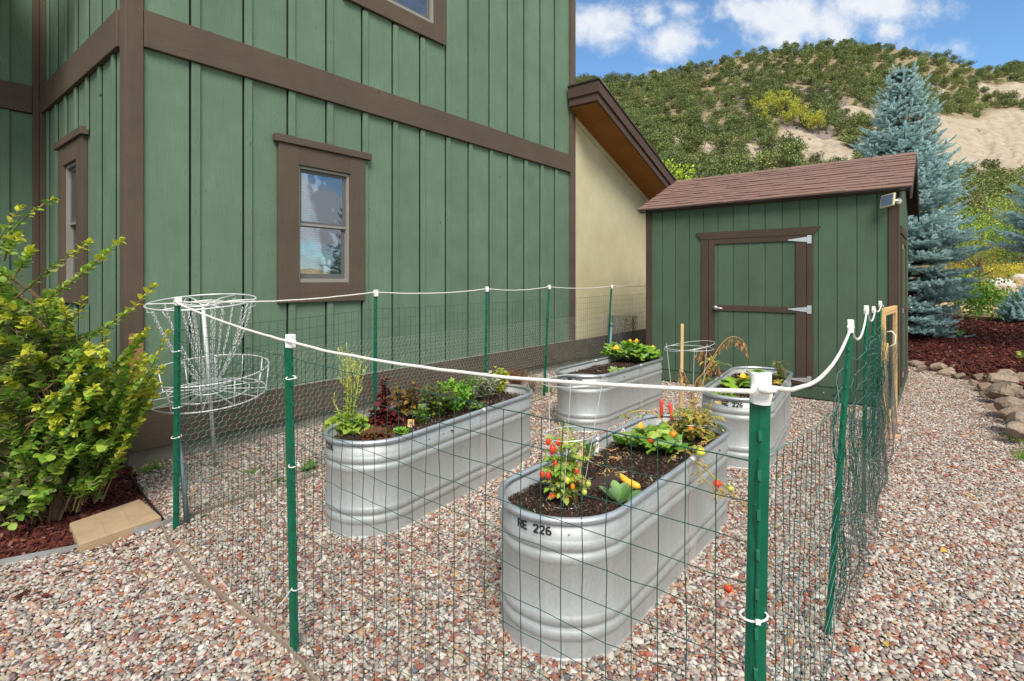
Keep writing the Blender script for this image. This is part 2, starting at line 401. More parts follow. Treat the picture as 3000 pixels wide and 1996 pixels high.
GR = [(0, lin(196, 190, 180)), (.14, lin(178, 168, 156)), (.24, lin(206, 196, 182)), (.34, lin(168, 128, 112)), (.44, lin(158, 148, 140)),
      (.52, lin(190, 160, 144)), (.60, lin(164, 100, 80)), (.67, lin(164, 158, 146)), (.74, lin(138, 112, 112)), (.81, lin(212, 206, 196)), (.89, lin(184, 168, 142)),
      (.94, lin(116, 116, 120)), (.97, lin(190, 150, 108))]
M['gravel'] = stone_mat('river_gravel', GR, 1.0)
M['chip'] = stone_mat('red_bark_chips', [(0, lin(92, 42, 34)), (.35, lin(74, 34, 30)), (.6, lin(112, 56, 44)), (.82, lin(60, 32, 30)), (.93, lin(140, 96, 78))], 1.0)
M['soilchip'] = stone_mat('soil_crumbs', [(0, lin(58, 42, 36)), (.3, lin(84, 62, 52)), (.55, lin(42, 32, 28)), (.75, lin(110, 86, 68)), (.9, lin(176, 160, 140)), (.95, lin(70, 52, 44))], .95)
M['soil'] = simple('dark_potting_soil', lin(60, 46, 38), .95, var=.4, scale=40, bump=1, bscale=120)
M['rock'] = simple('border_rock', lin(148, 130, 112), .9, var=.4, scale=5, bump=.9, bscale=16, rnd=.25)
M['boulder'] = simple('pale_boulder', lin(184, 180, 172), .9, var=.2, scale=3, bump=.6, bscale=10)
def leafmat(name, a, b, c=None, rough=.5, var=.22, trans=.3, spec=.35, inst=0.0):
    t = NT(name); r = t.irand(); st = [(0, a), (.6, b), (1, c or b)]
    col = t.ramp(r, st); w_ = t.n('ShaderNodeTexWhiteNoise', noise_dimensions='1D'); t.l(r, w_.inputs['W'])
    v = t.m('MULTIPLY', t.rng(w_.outputs[0], 0, 1, 1 - var, 1 + var), t.rng(t.noise(t.co('Object'), 30, 2), .3, .7, .93, 1.07))
    if inst: v = t.m('MULTIPLY', v, t.rng(t.orand(), 0, 1, 1 - inst, 1 + inst))
    col = t.val(col, v)
    t.base(col); t.rough(rough); t.p.inputs['Specular IOR Level'].default_value = spec
    tl = t.n('ShaderNodeBsdfTranslucent'); t.l(t.val(col, t.m('ADD', 1.0, .15)), tl.inputs[0]); mx = t.n('ShaderNodeMixShader'); mx.inputs[0].default_value = trans
    t.l(t.p.outputs[0], mx.inputs[1]); t.l(tl.outputs[0], mx.inputs[2]); t.l(mx.outputs[0], t.out.inputs[0]); return t.mat
L = {}
L['shrub'] = leafmat('shrub_leaf', lin(100, 142, 54), lin(136, 172, 66), lin(172, 194, 72))
L['shrub_tip'] = leafmat('shrub_new_leaf', lin(184, 192, 62), lin(204, 202, 72), lin(156, 182, 60), var=.14)
L['shrub_dull'] = leafmat('shrub_old_leaf', lin(112, 130, 82), lin(142, 152, 94), lin(134, 126, 94))
L['stem'] = simple('green_stem', lin(150, 158, 86), .6, var=.2)
L['stem_br'] = simple('woody_stem', lin(120, 98, 66), .8, var=.25)
L['lettuce'] = leafmat('lettuce_leaf', lin(170, 196, 72), lin(186, 204, 92), lin(150, 186, 70), trans=.4, var=.12)
L['bolt'] = leafmat('bolted_stalk', lin(186, 200, 100), lin(206, 206, 112), var=.1)
L['redlet'] = leafmat('red_lettuce_leaf', lin(104, 36, 44), lin(128, 52, 54), lin(96, 52, 44), trans=.25)
L['brlet'] = leafmat('browning_lettuce_leaf', lin(124, 84, 52), lin(112, 62, 48), lin(140, 116, 60))
L['pbasil'] = leafmat('purple_basil_leaf', lin(84, 50, 46), lin(120, 96, 46), lin(160, 132, 54))
L['gbasil'] = leafmat('green_basil_leaf', lin(84, 110, 46), lin(110, 132, 56), lin(132, 142, 64))
L['purple'] = leafmat('purple_blossom', lin(150, 120, 150), lin(110, 70, 100), var=.2)
L['parsley'] = leafmat('parsley_leaf', lin(104, 162, 50), lin(132, 182, 62), lin(156, 190, 78), trans=.35)
L['rosemary'] = leafmat('rosemary_leaf', lin(92, 118, 66), lin(120, 140, 84))
L['sage'] = leafmat('sage_leaf', lin(142, 156, 122), lin(168, 176, 142), lin(120, 132, 110), rough=.8)
L['lime'] = leafmat('lime_leaf', lin(170, 186, 60), lin(190, 192, 66), var=.12)
L['reddill'] = leafmat('rusty_dry_leaf', lin(130, 66, 50), lin(150, 92, 62))
L['tom'] = leafmat('tomato_leaf', lin(140, 164, 72), lin(172, 184, 90), lin(150, 172, 80), var=.18)
L['tomdry'] = leafmat('withering_tomato_leaf', lin(186, 172, 86), lin(206, 176, 84), lin(160, 130, 76), var=.15)
L['dry'] = leafmat('dry_brown_leaf', lin(160, 122, 78), lin(190, 152, 102), lin(120, 88, 60))
L['zuc'] = leafmat('squash_leaf', lin(116, 164, 52), lin(146, 184, 62), lin(94, 142, 52), trans=.3, var=.15)
L['zuc2'] = leafmat('pale_squash_leaf', lin(158, 192, 124), lin(132, 172, 84), lin(190, 206, 104), var=.2)
L['bok'] = leafmat('waxy_rosette_leaf', lin(116, 160, 96), lin(172, 204, 146), lin(110, 160, 70), rough=.4, var=.28)
L['pepper'] = leafmat('pepper_leaf', lin(84, 108, 56), lin(110, 130, 62), lin(190, 170, 60))
L['flower'] = leafmat('squash_blossom', lin(248, 186, 34), lin(250, 204, 60), var=.06)
L['weed'] = leafmat('weed_leaf', lin(98, 146, 48), lin(120, 164, 60), lin(84, 128, 44))
L['grass'] = leafmat('green_grass', lin(112, 158, 50), lin(142, 180, 66), lin(96, 140, 46))
L['drygrass'] = leafmat('dry_meadow_grass', lin(204, 176, 128), lin(186, 156, 108), lin(216, 196, 150))
L['spruce'] = leafmat('blue_spruce_needles', lin(176, 206, 204), lin(196, 220, 218), lin(156, 190, 190), trans=.12, rough=.6)
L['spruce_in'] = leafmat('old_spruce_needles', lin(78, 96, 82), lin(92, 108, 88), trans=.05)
L['juniper'] = leafmat('juniper_foliage', lin(106, 124, 76), lin(126, 138, 84), lin(94, 110, 68), trans=.08, rough=.8, inst=.3)
L['juniper2'] = leafmat('olive_juniper_foliage', lin(122, 130, 72), lin(140, 144, 84), lin(106, 116, 68), trans=.08, rough=.8, inst=.28)
L['aspen'] = leafmat('yellow_green_aspen_leaf', lin(168, 176, 66), lin(190, 186, 74), trans=.25)
L['willow'] = leafmat('bright_willow_leaf', lin(150, 190, 50), lin(180, 206, 60), trans=.3)
L['rabbit'] = leafmat('yellow_rabbitbrush_flower', lin(214, 188, 44), lin(226, 202, 66), lin(170, 170, 60))
L['midshrub'] = leafmat('mid_green_leaf', lin(86, 128, 52), lin(106, 148, 62), lin(70, 108, 48))
L['rust'] = leafmat('ochre_shrub_leaf', lin(132, 128, 54), lin(150, 136, 58), lin(112, 108, 52))
FR = {}
FR['red'] = simple('ripe_red_tomato', lin(226, 62, 30), .22, var=.1, scale=20, bump=0)
FR['orange'] = simple('orange_tomato', lin(238, 140, 40), .25, var=.1, scale=20, bump=0)
FR['green'] = simple('unripe_green_tomato', lin(184, 190, 84), .28, var=.1, scale=20, bump=0)
FR['yellow'] = simple('yellow_tomato', lin(214, 208, 74), .28, var=.1, scale=20, bump=0)
FR['squash'] = simple('yellow_squash_skin', lin(248, 184, 56), .3, var=.08, scale=15, bump=.1, bscale=30)
# ================================================================ ground
BORD = [(-80, 34), (2, 15), (7.0, 10.5), (7.4, 9.8), (7.22, 8.8), (7.2, 8.2), (6.6, 7.15), (5.5, 5.8), (5.05, 5.1), (4.8, 4.6), (4.62, 3), (4.6, -30)]
def segdist(P, poly, closed=False):
    P = np.asarray(P, float); d = np.full(len(P), 1e9); n = len(poly)
    for i in range(n if closed else n - 1):
        a = np.array(poly[i]); b = np.array(poly[(i + 1) % n]); ab = b - a
        t = np.clip(((P - a) @ ab) / (ab @ ab), 0, 1); d = np.minimum(d, np.hypot(*(P - a - t[:, None] * ab).T))
    return d
def inpoly(P, poly):
    P = np.asarray(P, float); c = np.zeros(len(P), bool); n = len(poly); j = n - 1
    for i in range(n):
        xi, yi = poly[i]; xj, yj = poly[j]
        if yi != yj:
            k = ((yi > P[:, 1]) != (yj > P[:, 1])) & (P[:, 0] < (xj - xi) * (P[:, 1] - yi) / (yj - yi) + xi); c ^= k
        j = i
    return c
BPOLY = BORD + [(400, -30), (400, 700), (-400, 700), (-80, 300)]
LMULCH = [(-2.28, 3.44), (-2.50, 3.62), (-2.73, 3.91), (-3.15, 4.42), (-5.9, 6.6), (-12, 2), (-12, -4.6), (-2.86, 2.96)]
def hval(P):
    P = np.asarray(P, float).reshape(-1, 2); b = inpoly(P, BPOLY); d = segdist(P, BORD) * b
    z = np.interp(d, [0, .35, 3, 6, 10, 20, 35, 60, 200], [0, .17, .6, .9, 1.2, 1.5, 1.85, 3, 5])
    w = (np.sin(P[:, 0] * 1.7 + P[:, 1] * .6) * .5 + np.sin(P[:, 0] * .53 - P[:, 1] * 1.1)) * .04
    return z + w * np.clip(d / 3, 0, 1)
def axis(a, b, fine0, fine1, step, grow=1.18):
    xs = list(np.arange(fine0, fine1, step)); s = step; x = fine0
    lo = []
    while x > a: s *= grow; x -= s; lo.append(x)
    s = step; x = fine1; hi = []
    while x < b: s *= grow; x += s; hi.append(x)
    return np.array(lo[::-1] + xs + [fine1] + hi)
gx = axis(-90, 180, -7, 13, .12); gy = axis(-40, 66, 0, 16, .12)
GX, GY = np.meshgrid(gx, gy); P2 = np.c_[GX.ravel(), GY.ravel()]
Z = hval(P2); bey = inpoly(P2, BPOLY); dd = segdist(P2, BORD)
mul = (bey & (dd < 4.1 + .5 * np.sin(P2[:, 0] * 1.3))).astype(float); mul = np.maximum(mul, inpoly(P2, LMULCH))
mea = (bey & (mul < .5)).astype(float); gra = (bey & (P2[:, 1] < 5.35) & (P2[:, 1] > -5) & (dd < 4)).astype(float); mul *= (1 - gra)
nx, ny = len(gx), len(gy); ii = np.arange((ny - 1) * nx).reshape(ny - 1, nx)[:, :-1].ravel()
F4 = np.c_[ii, ii + 1, ii + nx + 1, ii + nx]
t = NT('ground_surface'); o = t.co('Object')
vor = t.n('ShaderNodeTexVoronoi'); vor.inputs['Scale'].default_value = 42; t.l(o, vor.inputs['Vector'])
sp = t.n('ShaderNodeSeparateXYZ'); t.l(vor.outputs['Color'], sp.inputs[0])
gc = t.val(t.ramp(sp.outputs[0], GR, True), t.rng(sp.outputs[1], 0, 1, .35, .8))
mcol = t.val(t.ramp(t.noise(o, 30, 5, .7), [(.3, lin(66, 32, 28)), (.5, lin(98, 48, 38)), (.75, lin(120, 74, 60))]), t.rng(t.noise(o, 1.2, 3), .3, .7, .85, 1.1))
med = t.ramp(t.noise(o, 7, 7, .72), [(.3, lin(168, 140, 98)), (.5, lin(204, 178, 130)), (.7, lin(222, 204, 162))])
grc = t.ramp(t.noise(o, 20, 5), [(.3, lin(70, 100, 36)), (.7, lin(120, 150, 60))])
def at_(n):
    x = t.n('ShaderNodeAttribute'); x.attribute_name = n; return x.outputs['Fac']
c = t.mix(at_('mulch'), gc, mcol); c = t.mix(at_('meadow'), c, med); c = t.mix(at_('lawn'), c, grc); t.base(c); t.rough(.95)
b = t.bump(t.noise(o, 60, 4), .8, .02); t.nrm(t.bump(t.rng(vor.outputs['Distance'], 0, .6, 1, 0), .7, .02, b))
tag(link('ground', npmesh('ground', np.c_[P2, Z], F4, t.mat, True, attrs={'mulch': mul, 'meadow': mea * (1 - gra), 'lawn': gra})), 'level gravel yard that rises to a mulch bed and a dry meadow', 'ground', kind='structure')

# scattering on point meshes with geometry nodes
def scatter(name, pts, rots, scls, maker, label, cat, parent=None, mat=None):
    n = len(pts); me = bpy.data.meshes.new(name); me.vertices.add(n); me.vertices.foreach_set('co', np.asarray(pts, np.float32).ravel())
    a = me.attributes.new('rot', 'FLOAT_VECTOR', 'POINT'); a.data.foreach_set('vector', np.asarray(rots, np.float32).ravel())
    a = me.attributes.new('scl', 'FLOAT_VECTOR', 'POINT'); a.data.foreach_set('vector', np.asarray(scls, np.float32).ravel())
    a = me.attributes.new('pick', 'INT', 'POINT'); a.data.foreach_set('value', rng.integers(0, 8, n).astype(np.int32))
    if mat: me.materials.append(mat)
    ob = link(name, me, parent); tag(ob, label, cat, kind='stuff')
    ng = bpy.data.node_groups.new(name + '_scatter', 'GeometryNodeTree')
    ng.interface.new_socket('Geometry', in_out='INPUT', socket_type='NodeSocketGeometry'); ng.interface.new_socket('Geometry', in_out='OUTPUT', socket_type='NodeSocketGeometry')
    N = lambda t_, **k: [x := ng.nodes.new(t_), [setattr(x, a_, b_) for a_, b_ in k.items()]][0]
    gi = N('NodeGroupInput'); go = N('NodeGroupOutput'); iop = N('GeometryNodeInstanceOnPoints')
    lk = ng.links.new; lk(gi.outputs[0], iop.inputs['Points']); lk(iop.outputs[0], go.inputs[0])
    def na(nm, ty):
        x = N('GeometryNodeInputNamedAttribute', data_type=ty); x.inputs[0].default_value = nm; return x.outputs[0]
    e2r = N('FunctionNodeEulerToRotation'); lk(na('rot', 'FLOAT_VECTOR'), e2r.inputs[0]); lk(e2r.outputs[0], iop.inputs['Rotation']); lk(na('scl', 'FLOAT_VECTOR'), iop.inputs['Scale'])
    iop.inputs['Pick Instance'].default_value = True; lk(na('pick', 'INT'), iop.inputs['Instance Index'])
    g2i = N('GeometryNodeGeometryToInstance')
    for geo in maker(ng, N, lk)[::-1]: lk(geo, g2i.inputs[0])
    lk(g2i.outputs[0], iop.inputs['Instance'])
    md = ob.modifiers.new('scatter', 'NODES'); md.node_group = ng; return ob
def stones(mat, sub=2, amp=.55, smooth=True, sx=(1, .78, .55)):
    def mk(ng, N, lk):
        out = []
        for k in range(8):
            ic = N('GeometryNodeMeshIcoSphere'); ic.inputs['Radius'].default_value = 1; ic.inputs['Subdivisions'].default_value = sub
            spn = N('GeometryNodeSetPosition'); pos = N('GeometryNodeInputPosition'); nz = N('ShaderNodeTexNoise')
            av = N('ShaderNodeVectorMath', operation='ADD'); av.inputs[1].default_value = (k * 7.3, k * 3.1, -k * 5.7); lk(pos.outputs[0], av.inputs[0]); lk(av.outputs[0], nz.inputs['Vector'])
            nz.inputs['Scale'].default_value = .8; nz.inputs['Detail'].default_value = 1
            sb = N('ShaderNodeVectorMath', operation='SUBTRACT'); sb.inputs[1].default_value = (.5, .5, .5); lk(nz.outputs['Color'], sb.inputs[0])
            sc = N('ShaderNodeVectorMath', operation='SCALE'); sc.inputs['Scale'].default_value = amp * 2.6; lk(sb.outputs[0], sc.inputs[0])
            lk(ic.outputs[0], spn.inputs[0]); lk(sc.outputs[0], spn.inputs['Offset'])
            tr = N('GeometryNodeTransform'); tr.inputs['Scale'].default_value = (sx[0], sx[1] * (1 + .12 * (k % 3 - 1)), sx[2] * (1 + .2 * (k % 4 - 1.5))); lk(spn.outputs[0], tr.inputs[0])
            sm = N('GeometryNodeSetShadeSmooth'); lk(tr.outputs[0], sm.inputs[0]); sm.inputs['Shade Smooth'].default_value = smooth
            ma = N('GeometryNodeSetMaterial'); ma.inputs['Material'].default_value = mat; lk(sm.outputs[0], ma.inputs[0]); out.append(ma.outputs[0])
        return out
    return mk
def jgrid(x0, x1, y0, y1, step):
    nx_ = int((x1 - x0) / step); ny_ = int((y1 - y0) / step); a, b_ = np.meshgrid(np.arange(nx_), np.arange(ny_)); a = a + .5 * (b_ % 2)
    p = np.c_[x0 + a.ravel() * step, y0 + b_.ravel() * step]; return p + rng.uniform(-.42, .42, p.shape) * step
TH = math.atan2(1, .8037); D1 = Vector((math.cos(TH), math.sin(TH), 0)); D2 = Vector((-D1.y, D1.x, 0))
HC = Vector((-3.2456, 4.4465, 0)); SC = Vector((4.7176, 6.4850, 0))
def loc2(P, O):
    d = P - np.array([O.x, O.y]); return d @ np.array([D1.x, D1.y]), d @ np.array([D2.x, D2.y])
TANKS = [((-.94, 3.575), (-.13, 4.80)), ((.25, 2.515), (1.158, 3.645)), ((.80, 5.86), (1.64, 6.91)), ((2.03, 4.77), (2.73, 5.83))]
TR = .297
def free(P, pad=0.0):
    ok = ~inpoly(P, LMULCH)
    hx, hy = loc2(P, HC); ok &= ~((hx > .0) & (hy > .0)); ok &= ~((hx <= 0) & (hy > 3.1))
    sx_, sy_ = loc2(P, SC); ok &= ~((sx_ > .03) & (sx_ < 3) & (sy_ > .03) & (sy_ < 3.25))
    for a, b_ in TANKS: ok &= segdist(P, [a, b_]) > TR - .012
    return ok
p = np.vstack([jgrid(-4.6, 4.5, 1.35, 4.4, .0150), jgrid(-5.5, 7.4, 4.4, 7.2, .0175), jgrid(-2, 9, 7.2, 12, .021)])
vis = (np.abs(p[:, 0]) < p[:, 1] * 1.02 + .15) & free(p) & ~(inpoly(p, BPOLY) & (segdist(p, BORD) > .03)); p = p[vis]
n = len(p); big = np.where(p[:, 1] < 4.4, 1, np.where(p[:, 1] < 7.2, 1.05, 1.2))
s = np.exp(rng.normal(0, .27, n)) * .0099 * big; zz = rng.uniform(0.001, .012, n) + s * .15
rot = np.c_[rng.normal(0, .32, n), rng.normal(0, .32, n), rng.uniform(0, 6.28, n)]
scl = np.c_[s * rng.uniform(.95, 1.35, n), s * rng.uniform(.85, 1.1, n), s * rng.uniform(.75, 1.1, n)]
scatter('gravel', np.c_[p, zz], rot, scl, stones(M['gravel']), 'loose pink, grey and cream river gravel covering the whole yard', 'gravel', mat=M['gravel'])
def chips(mat):
    def mk(ng, N, lk):
        out = []
        for k in range(8):
            cb = N('GeometryNodeMeshCube'); cb.inputs['Size'].default_value = (1, .28 + .06 * (k % 3), .12); ma = N('GeometryNodeSetMaterial'); ma.inputs['Material'].default_value = mat
            tr = N('GeometryNodeTransform'); tr.inputs['Rotation'].default_value = (0, 0, .2 * (k % 3)); lk(cb.outputs[0], tr.inputs[0]); lk(tr.outputs[0], ma.inputs[0]); out.append(ma.outputs[0])
        return out
    return mk
q = jgrid(-5, -2.2, 2.2, 5, .017); q = q[inpoly(q, LMULCH)]
q2 = jgrid(4.6, 14, 5.2, 16, .036); k = inpoly(q2, BPOLY) & (segdist(q2, BORD) < 4.3) & (segdist(q2, BORD) > .15) & (q2[:, 0] < q2[:, 1] * 1.02) & (q2[:, 1] > 5.2); q2 = q2[k]
for nm, qq, sz, lb in (('bark_mulch', q, .036, 'red-brown bark mulch under the shrub at the house corner'), ('bark_mulch', q2, .06, 'dark red bark mulch sloping up beyond the shed')):
    n = len(qq); s = np.exp(rng.normal(0, .35, n)) * sz
    scatter(nm, np.c_[qq, hval(qq) + rng.uniform(.003, .02, n)], np.c_[rng.normal(0, .45, n), rng.normal(0, .45, n), rng.uniform(0, 6.28, n)], np.c_[s, s, s], chips(M['chip']), lb, 'mulch', mat=M['chip'])
# stray chips on the gravel along the shrub bed
qq = np.array([(-2.9 + rng.uniform(-.2, .7), 2.85 + rng.uniform(-.25, .5)) for _ in range(130)]); qq = qq[free(qq)]
n = len(qq); s = np.exp(rng.normal(0, .3, n)) * .028
scatter('stray_chips', np.c_[qq, np.full(n, .02)], np.c_[rng.normal(0, .2, n), rng.normal(0, .2, n), rng.uniform(0, 6.28, n)], np.c_[s, s, s * .6], chips(M['chip']), 'stray bark chips spilled on the gravel below the shrub bed', 'bark chips', mat=M['chip'])

# rock border: every rock on its own
def rock_mesh(seed, mat, flat=.6):
    r = np.random.default_rng(seed); a = r.uniform(-1, 1, (15, 3)); a /= np.linalg.norm(a, axis=1)[:, None]; c_ = r.uniform(.5, .85, 15)
    def fn(d):
        k = 1.0
        for i in range(15):
            q_ = a[i][0] * d.x + a[i][1] * d.y + a[i][2] * d.z
            if q_ > .05: k = min(k, c_[i] / q_)
        return k
    return MB().ball((0, 0, 0), (1.25, .95, flat * 1.3), 20, 12, fn=fn).mesh('rock', mat, False)
rocks = [rock_mesh(i, M['rock']) for i in range(7)]
RK = [(2095, 842, .15), (2112, 846, .18), (2128, 840, .2), (2146, 848, .19), (2166, 858, .17), (2186, 866, .22), (2214, 862, .24), (2238, 872, .2), (2256, 880, .15),
      (2272, 905, .2), (2300, 905, .26), (2312, 935, .28), (2345, 905, .24), (2318, 968, .2), (2342, 965, .26), (2338, 1000, .22), (2355, 1012, .2), (2280, 920, .14), (2330, 885, .16), (2352, 940, .2), (2240, 890, .1), (2205, 874, .12), (2120, 858, .12), (2288, 945, .13), (2318, 890, .22), (2352, 985, .2), (2345, 1025, .16)]
RK.sort(key=lambda r_: r_[0] + .3 * r_[1])
ORD = ['first', 'second', 'third', 'fourth', 'fifth', 'sixth', 'seventh', 'eighth', 'ninth', 'tenth', 'eleventh', 'twelfth', 'thirteenth', 'fourteenth', 'fifteenth', 'sixteenth', 'seventeenth', 'eighteenth', 'nineteenth', 'twentieth', 'twenty-first', 'twenty-second', 'twenty-third', 'twenty-fourth', 'twenty-fifth', 'twenty-sixth', 'twenty-seventh', 'twenty-eighth', 'twenty-ninth', 'thirtieth']
for i, (x, y, w) in enumerate(RK):
    P = gp(x, y); P.z = .04 + .02 * (i % 3) + (.1 if x > 2290 else 0)
    o = link('rock', rocks[i % 7]); o.location = P; o.rotation_euler = (random.uniform(-.3, .3), random.uniform(-.3, .3), random.uniform(0, 6)); o.scale = (w * .75, w * .75, w * .75)
    tag(o, '%s rock from the shed in the border between gravel path and mulch bed' % ORD[i], 'rock', 'rocks edging the mulch bed')
# lawn tuft at the right edge
def blades(mat):
    def mk(ng, N, lk):
        out = []
        for k in range(8):
            cn = N('GeometryNodeMeshCone'); cn.inputs['Vertices'].default_value = 3; cn.inputs['Radius Bottom'].default_value = .03; cn.inputs['Depth'].default_value = 1
            sr = N('GeometryNodeSetPosition'); pos = N('GeometryNodeInputPosition'); sx_ = N('ShaderNodeSeparateXYZ'); lk(pos.outputs[0], sx_.inputs[0])
            pw = N('ShaderNodeMath', operation='MULTIPLY'); lk(sx_.outputs[2], pw.inputs[0]); lk(sx_.outputs[2], pw.inputs[1]); ml = N('ShaderNodeMath', operation='MULTIPLY'); lk(pw.outputs[0], ml.inputs[0]); ml.inputs[1].default_value = .15 + .08 * k
            cb = N('ShaderNodeCombineXYZ'); lk(ml.outputs[0], cb.inputs[0]); lk(cn.outputs[0], sr.inputs[0]); lk(cb.outputs[0], sr.inputs['Offset'])
            ma = N('GeometryNodeSetMaterial'); ma.inputs['Material'].default_value = mat; lk(sr.outputs[0], ma.inputs[0]); out.append(ma.outputs[0])
        return out
    return mk
q = np.c_[rng.uniform(4.05, 6.6, 9000), rng.uniform(4.1, 5.6, 9000)]; q = q[(q[:, 0] > 4.7 - .8 * (q[:, 1] - 4.1) * 0 - .55 * np.clip(4.9 - q[:, 1], -1, 1) + .14 * np.sin(q[:, 1] * 9)) & (q[:, 0] > .935 * q[:, 1])]
n = len(q); s = rng.uniform(.05, .13, n)
scatter('lawn_grass', np.c_[q, hval(q)], np.c_[rng.normal(0, .3, n), rng.normal(0, .3, n), rng.uniform(0, 6.28, n)], np.c_[s, s, s], blades(L['grass']), 'bright green grass tuft at the right edge of the gravel path', 'grass', mat=L['grass'])
q = np.c_[rng.uniform(9, 60, 30000), rng.uniform(12, 58, 30000)]; k = inpoly(q, BPOLY) & (segdist(q, BORD) > 4.2) & (q[:, 0] < q[:, 1] * 1.03) & (q[:, 0] > q[:, 1] * .6); q = q[k]
n = len(q); s = rng.uniform(.12, .35, n)
scatter('meadow_grass', np.c_[q, hval(q)], np.c_[rng.normal(0, .35, n), rng.normal(0, .35, n), rng.uniform(0, 6.28, n)], np.c_[s * 2, s * 2, s], blades(L['drygrass']), 'dry straw-coloured grass of the meadow behind the shed', 'dry grass', mat=L['drygrass'])
# ================================================================ house (local frame: x along the long wall, y into the house)
house = empty('house', HC + (D1 + D2) * .03, TH, 'green board-and-batten house with brown trim boards filling the left half', 'house')
def bd(name, mat, x0, x1, y0, y1, z0, z1, c=.004, par=None):
    return MB().box(x0, x1, y0, y1, z0, z1, c).build(name, mat, par or house)
ZT = 7.6
BX = [.519, .996, 1.451, 1.903, 2.375, 2.827, 3.28, 3.749, 4.206, 4.668, 5.109, 5.542, 5.998, 6.438]
edges = [.03] + BX + [6.93]
WIN = (1.512, 2.149, 1.58, 2.83); WIN2 = (2.28, 3.47, 5.06, 6.9)
for k in range(len(edges) - 1):
    a, b = edges[k], edges[k + 1]; j = random.uniform(0, .0015)
    a += .0006; b -= .0006 if k == len(edges) - 2 else .036 + .013
    if k in (3,): bd('siding_board', M['siding'], a, b, j, .02, .47, 1.58); bd('siding_board', M['siding'], a, b, j, .02, 2.83, 3.63)
    elif k == 4: bd('siding_board', M['siding'], a, b, j, .02, .47, 1.58); bd('siding_board', M['siding'], a, b, j, .02, 2.83, 3.63); bd('siding_board', M['siding'], 2.15, b, j, .02, 1.581, 2.829)
    else: bd('siding_board', M['siding'], a, b, j, .02, .47, 3.63)
    if a > 2.0 and b < 3.5: bd('siding_board', M['siding'], a, b, j, .02, 3.9, 5.06)
    elif a < 3.47 < b: bd('siding_board', M['siding'], a, b, j, .02, 3.9, 5.06); bd('siding_board', M['siding'], 3.48, b, j, .02, 5.06, ZT)
    else: bd('siding_board', M['siding'], a, b, j, .02, 3.9, ZT)
MB().box(.03, 1.45, .05, .12, .3, ZT).box(2.2, 6.9, .05, .12, .3, 5.0).box(3.5, 6.9, .05, .12, 5.0, ZT).box(1.45, 2.2, .05, .12, .3, 1.57).box(1.45, 2.2, .05, .12, 2.84, 5.0).box(.03, 2.25, .05, .12, 5.0, ZT).build('wall_core', M['inside'], house)
for x in BX:
    w = .036
    z = [(.492, 3.60)]
    if 1.25 < x < 2.40: z = [(.492, 1.36), (3.13, 3.60)] if x < 2.36 else [(.492, 3.60)]
    for a, b in z: bd('batten', M['siding'], x - w, x + w, -.024, -.0005, a, b, .002)
    u = [(3.905, ZT)] if not 2.04 < x < 3.68 else [(3.905, 4.815)]
    for a, b in u: bd('batten', M['siding'], x - w, x + w, -.024, -.0005, a, b, .002)
bd('belt_board', M['trim_h'], .105, 5.66, -.05, .01, 3.605, 3.925, .004); bd('belt_board', M['trim_h'], 5.664, 6.872, -.05, .01, 3.605, 3.925, .004)
bd('corner_board', M['trim_v'], -.03, .103, -.03, -.0004, .47, ZT, .004); 
bd('corner_board', M['trim_s'] if 0 else M['trim_v'], -.03, -.0004, .0, .12, .47, ZT, .004)
tag(bd('bare_board', M['bare'], -.004, .1015, -.0335, -.0305, .49, 1.15, .001), 'unpainted tan lower length of the corner board')
bd('corner_board', M['trim_v'], 6.874, 7.03, -.052, -.001, .47, ZT, .004)
bd('skirt_board', M['trim_h'], -.05, 3.7, -.056, -.002, .15, .485, .005); bd('skirt_board', M['trim_h'], 3.704, 7.04, -.056, -.002, .15, .485, .005)
bd('skirt_board', M['trim_s'], -.05, -.002, -.001, 3.1, .15, .485, .005)
bd('flashing', M['vinyl'], -.055, 7.04, -.062, -.003, .487, .491, .0)
bd('foundation', M['concrete'], 0, 12.5, .03, .5, -.3, .22, .01); bd('foundation', M['concrete'], 0, .4, .03, 3.1, -.3, .22, .01)
# side wall (faces the shrub)
sy = [.36, .78, 1.2, 1.62, 2.04, 2.46, 2.88]; ed = [.03] + sy + [3.12]
for k in range(len(ed) - 1):
    a, b = ed[k] + (.0006 if k == 0 else .036 - .049 + .013), ed[k + 1] - (.0006 if k == len(ed) - 2 else .049)
    for (z0, z1) in ((.47, 3.63), (3.9, ZT)):
        if z0 < 1 and 1.45 < (a + b) / 2 < 1.98 + .2 and a > 1.2: bd('siding_board', M['siding'], 0, .02, a, b, .47, 1.58); bd('siding_board', M['siding'], 0, .02, a, b, 2.83, 3.63)
        elif z0 < 1 and a < 1.46 < b: [bd('siding_board', M['siding'], 0, .02, a, 1.44, z0, z1), bd('siding_board', M['siding'], 0, .02, 1.441, b, z0, 1.58), bd('siding_board', M['siding'], 0, .02, 1.441, b, 2.83, z1)]
        else: bd('siding_board', M['siding'], 0, .02, a, b, z0, z1)
for y in sy:
    seg = [(.492, 3.60)] if not 1.05 < y < 2.35 else [(.492, 1.37), (3.08, 3.60)]
    for a, b in seg + [(3.905, ZT)]: bd('batten', M['siding'], -.024, -.0005, y - .036, y + .036, a, b, .003)
bd('belt_board', M['trim_s'], -.05, .01, .125, 3.04, 3.605, 3.925, .004)
bd('corner_board', M['trim_v'], -.05, -.001, 3.04, 3.148, .47, ZT, .004)
MB().box(.05, .12, .13, 1.40, .3, ZT).box(.05, .12, 2.0, 3.1, .3, ZT).box(.05, .12, 1.4, 2.0, .3, 1.57).box(.05, .12, 1.4, 2.0, 2.84, ZT).build('wall_core', M['inside'], house)
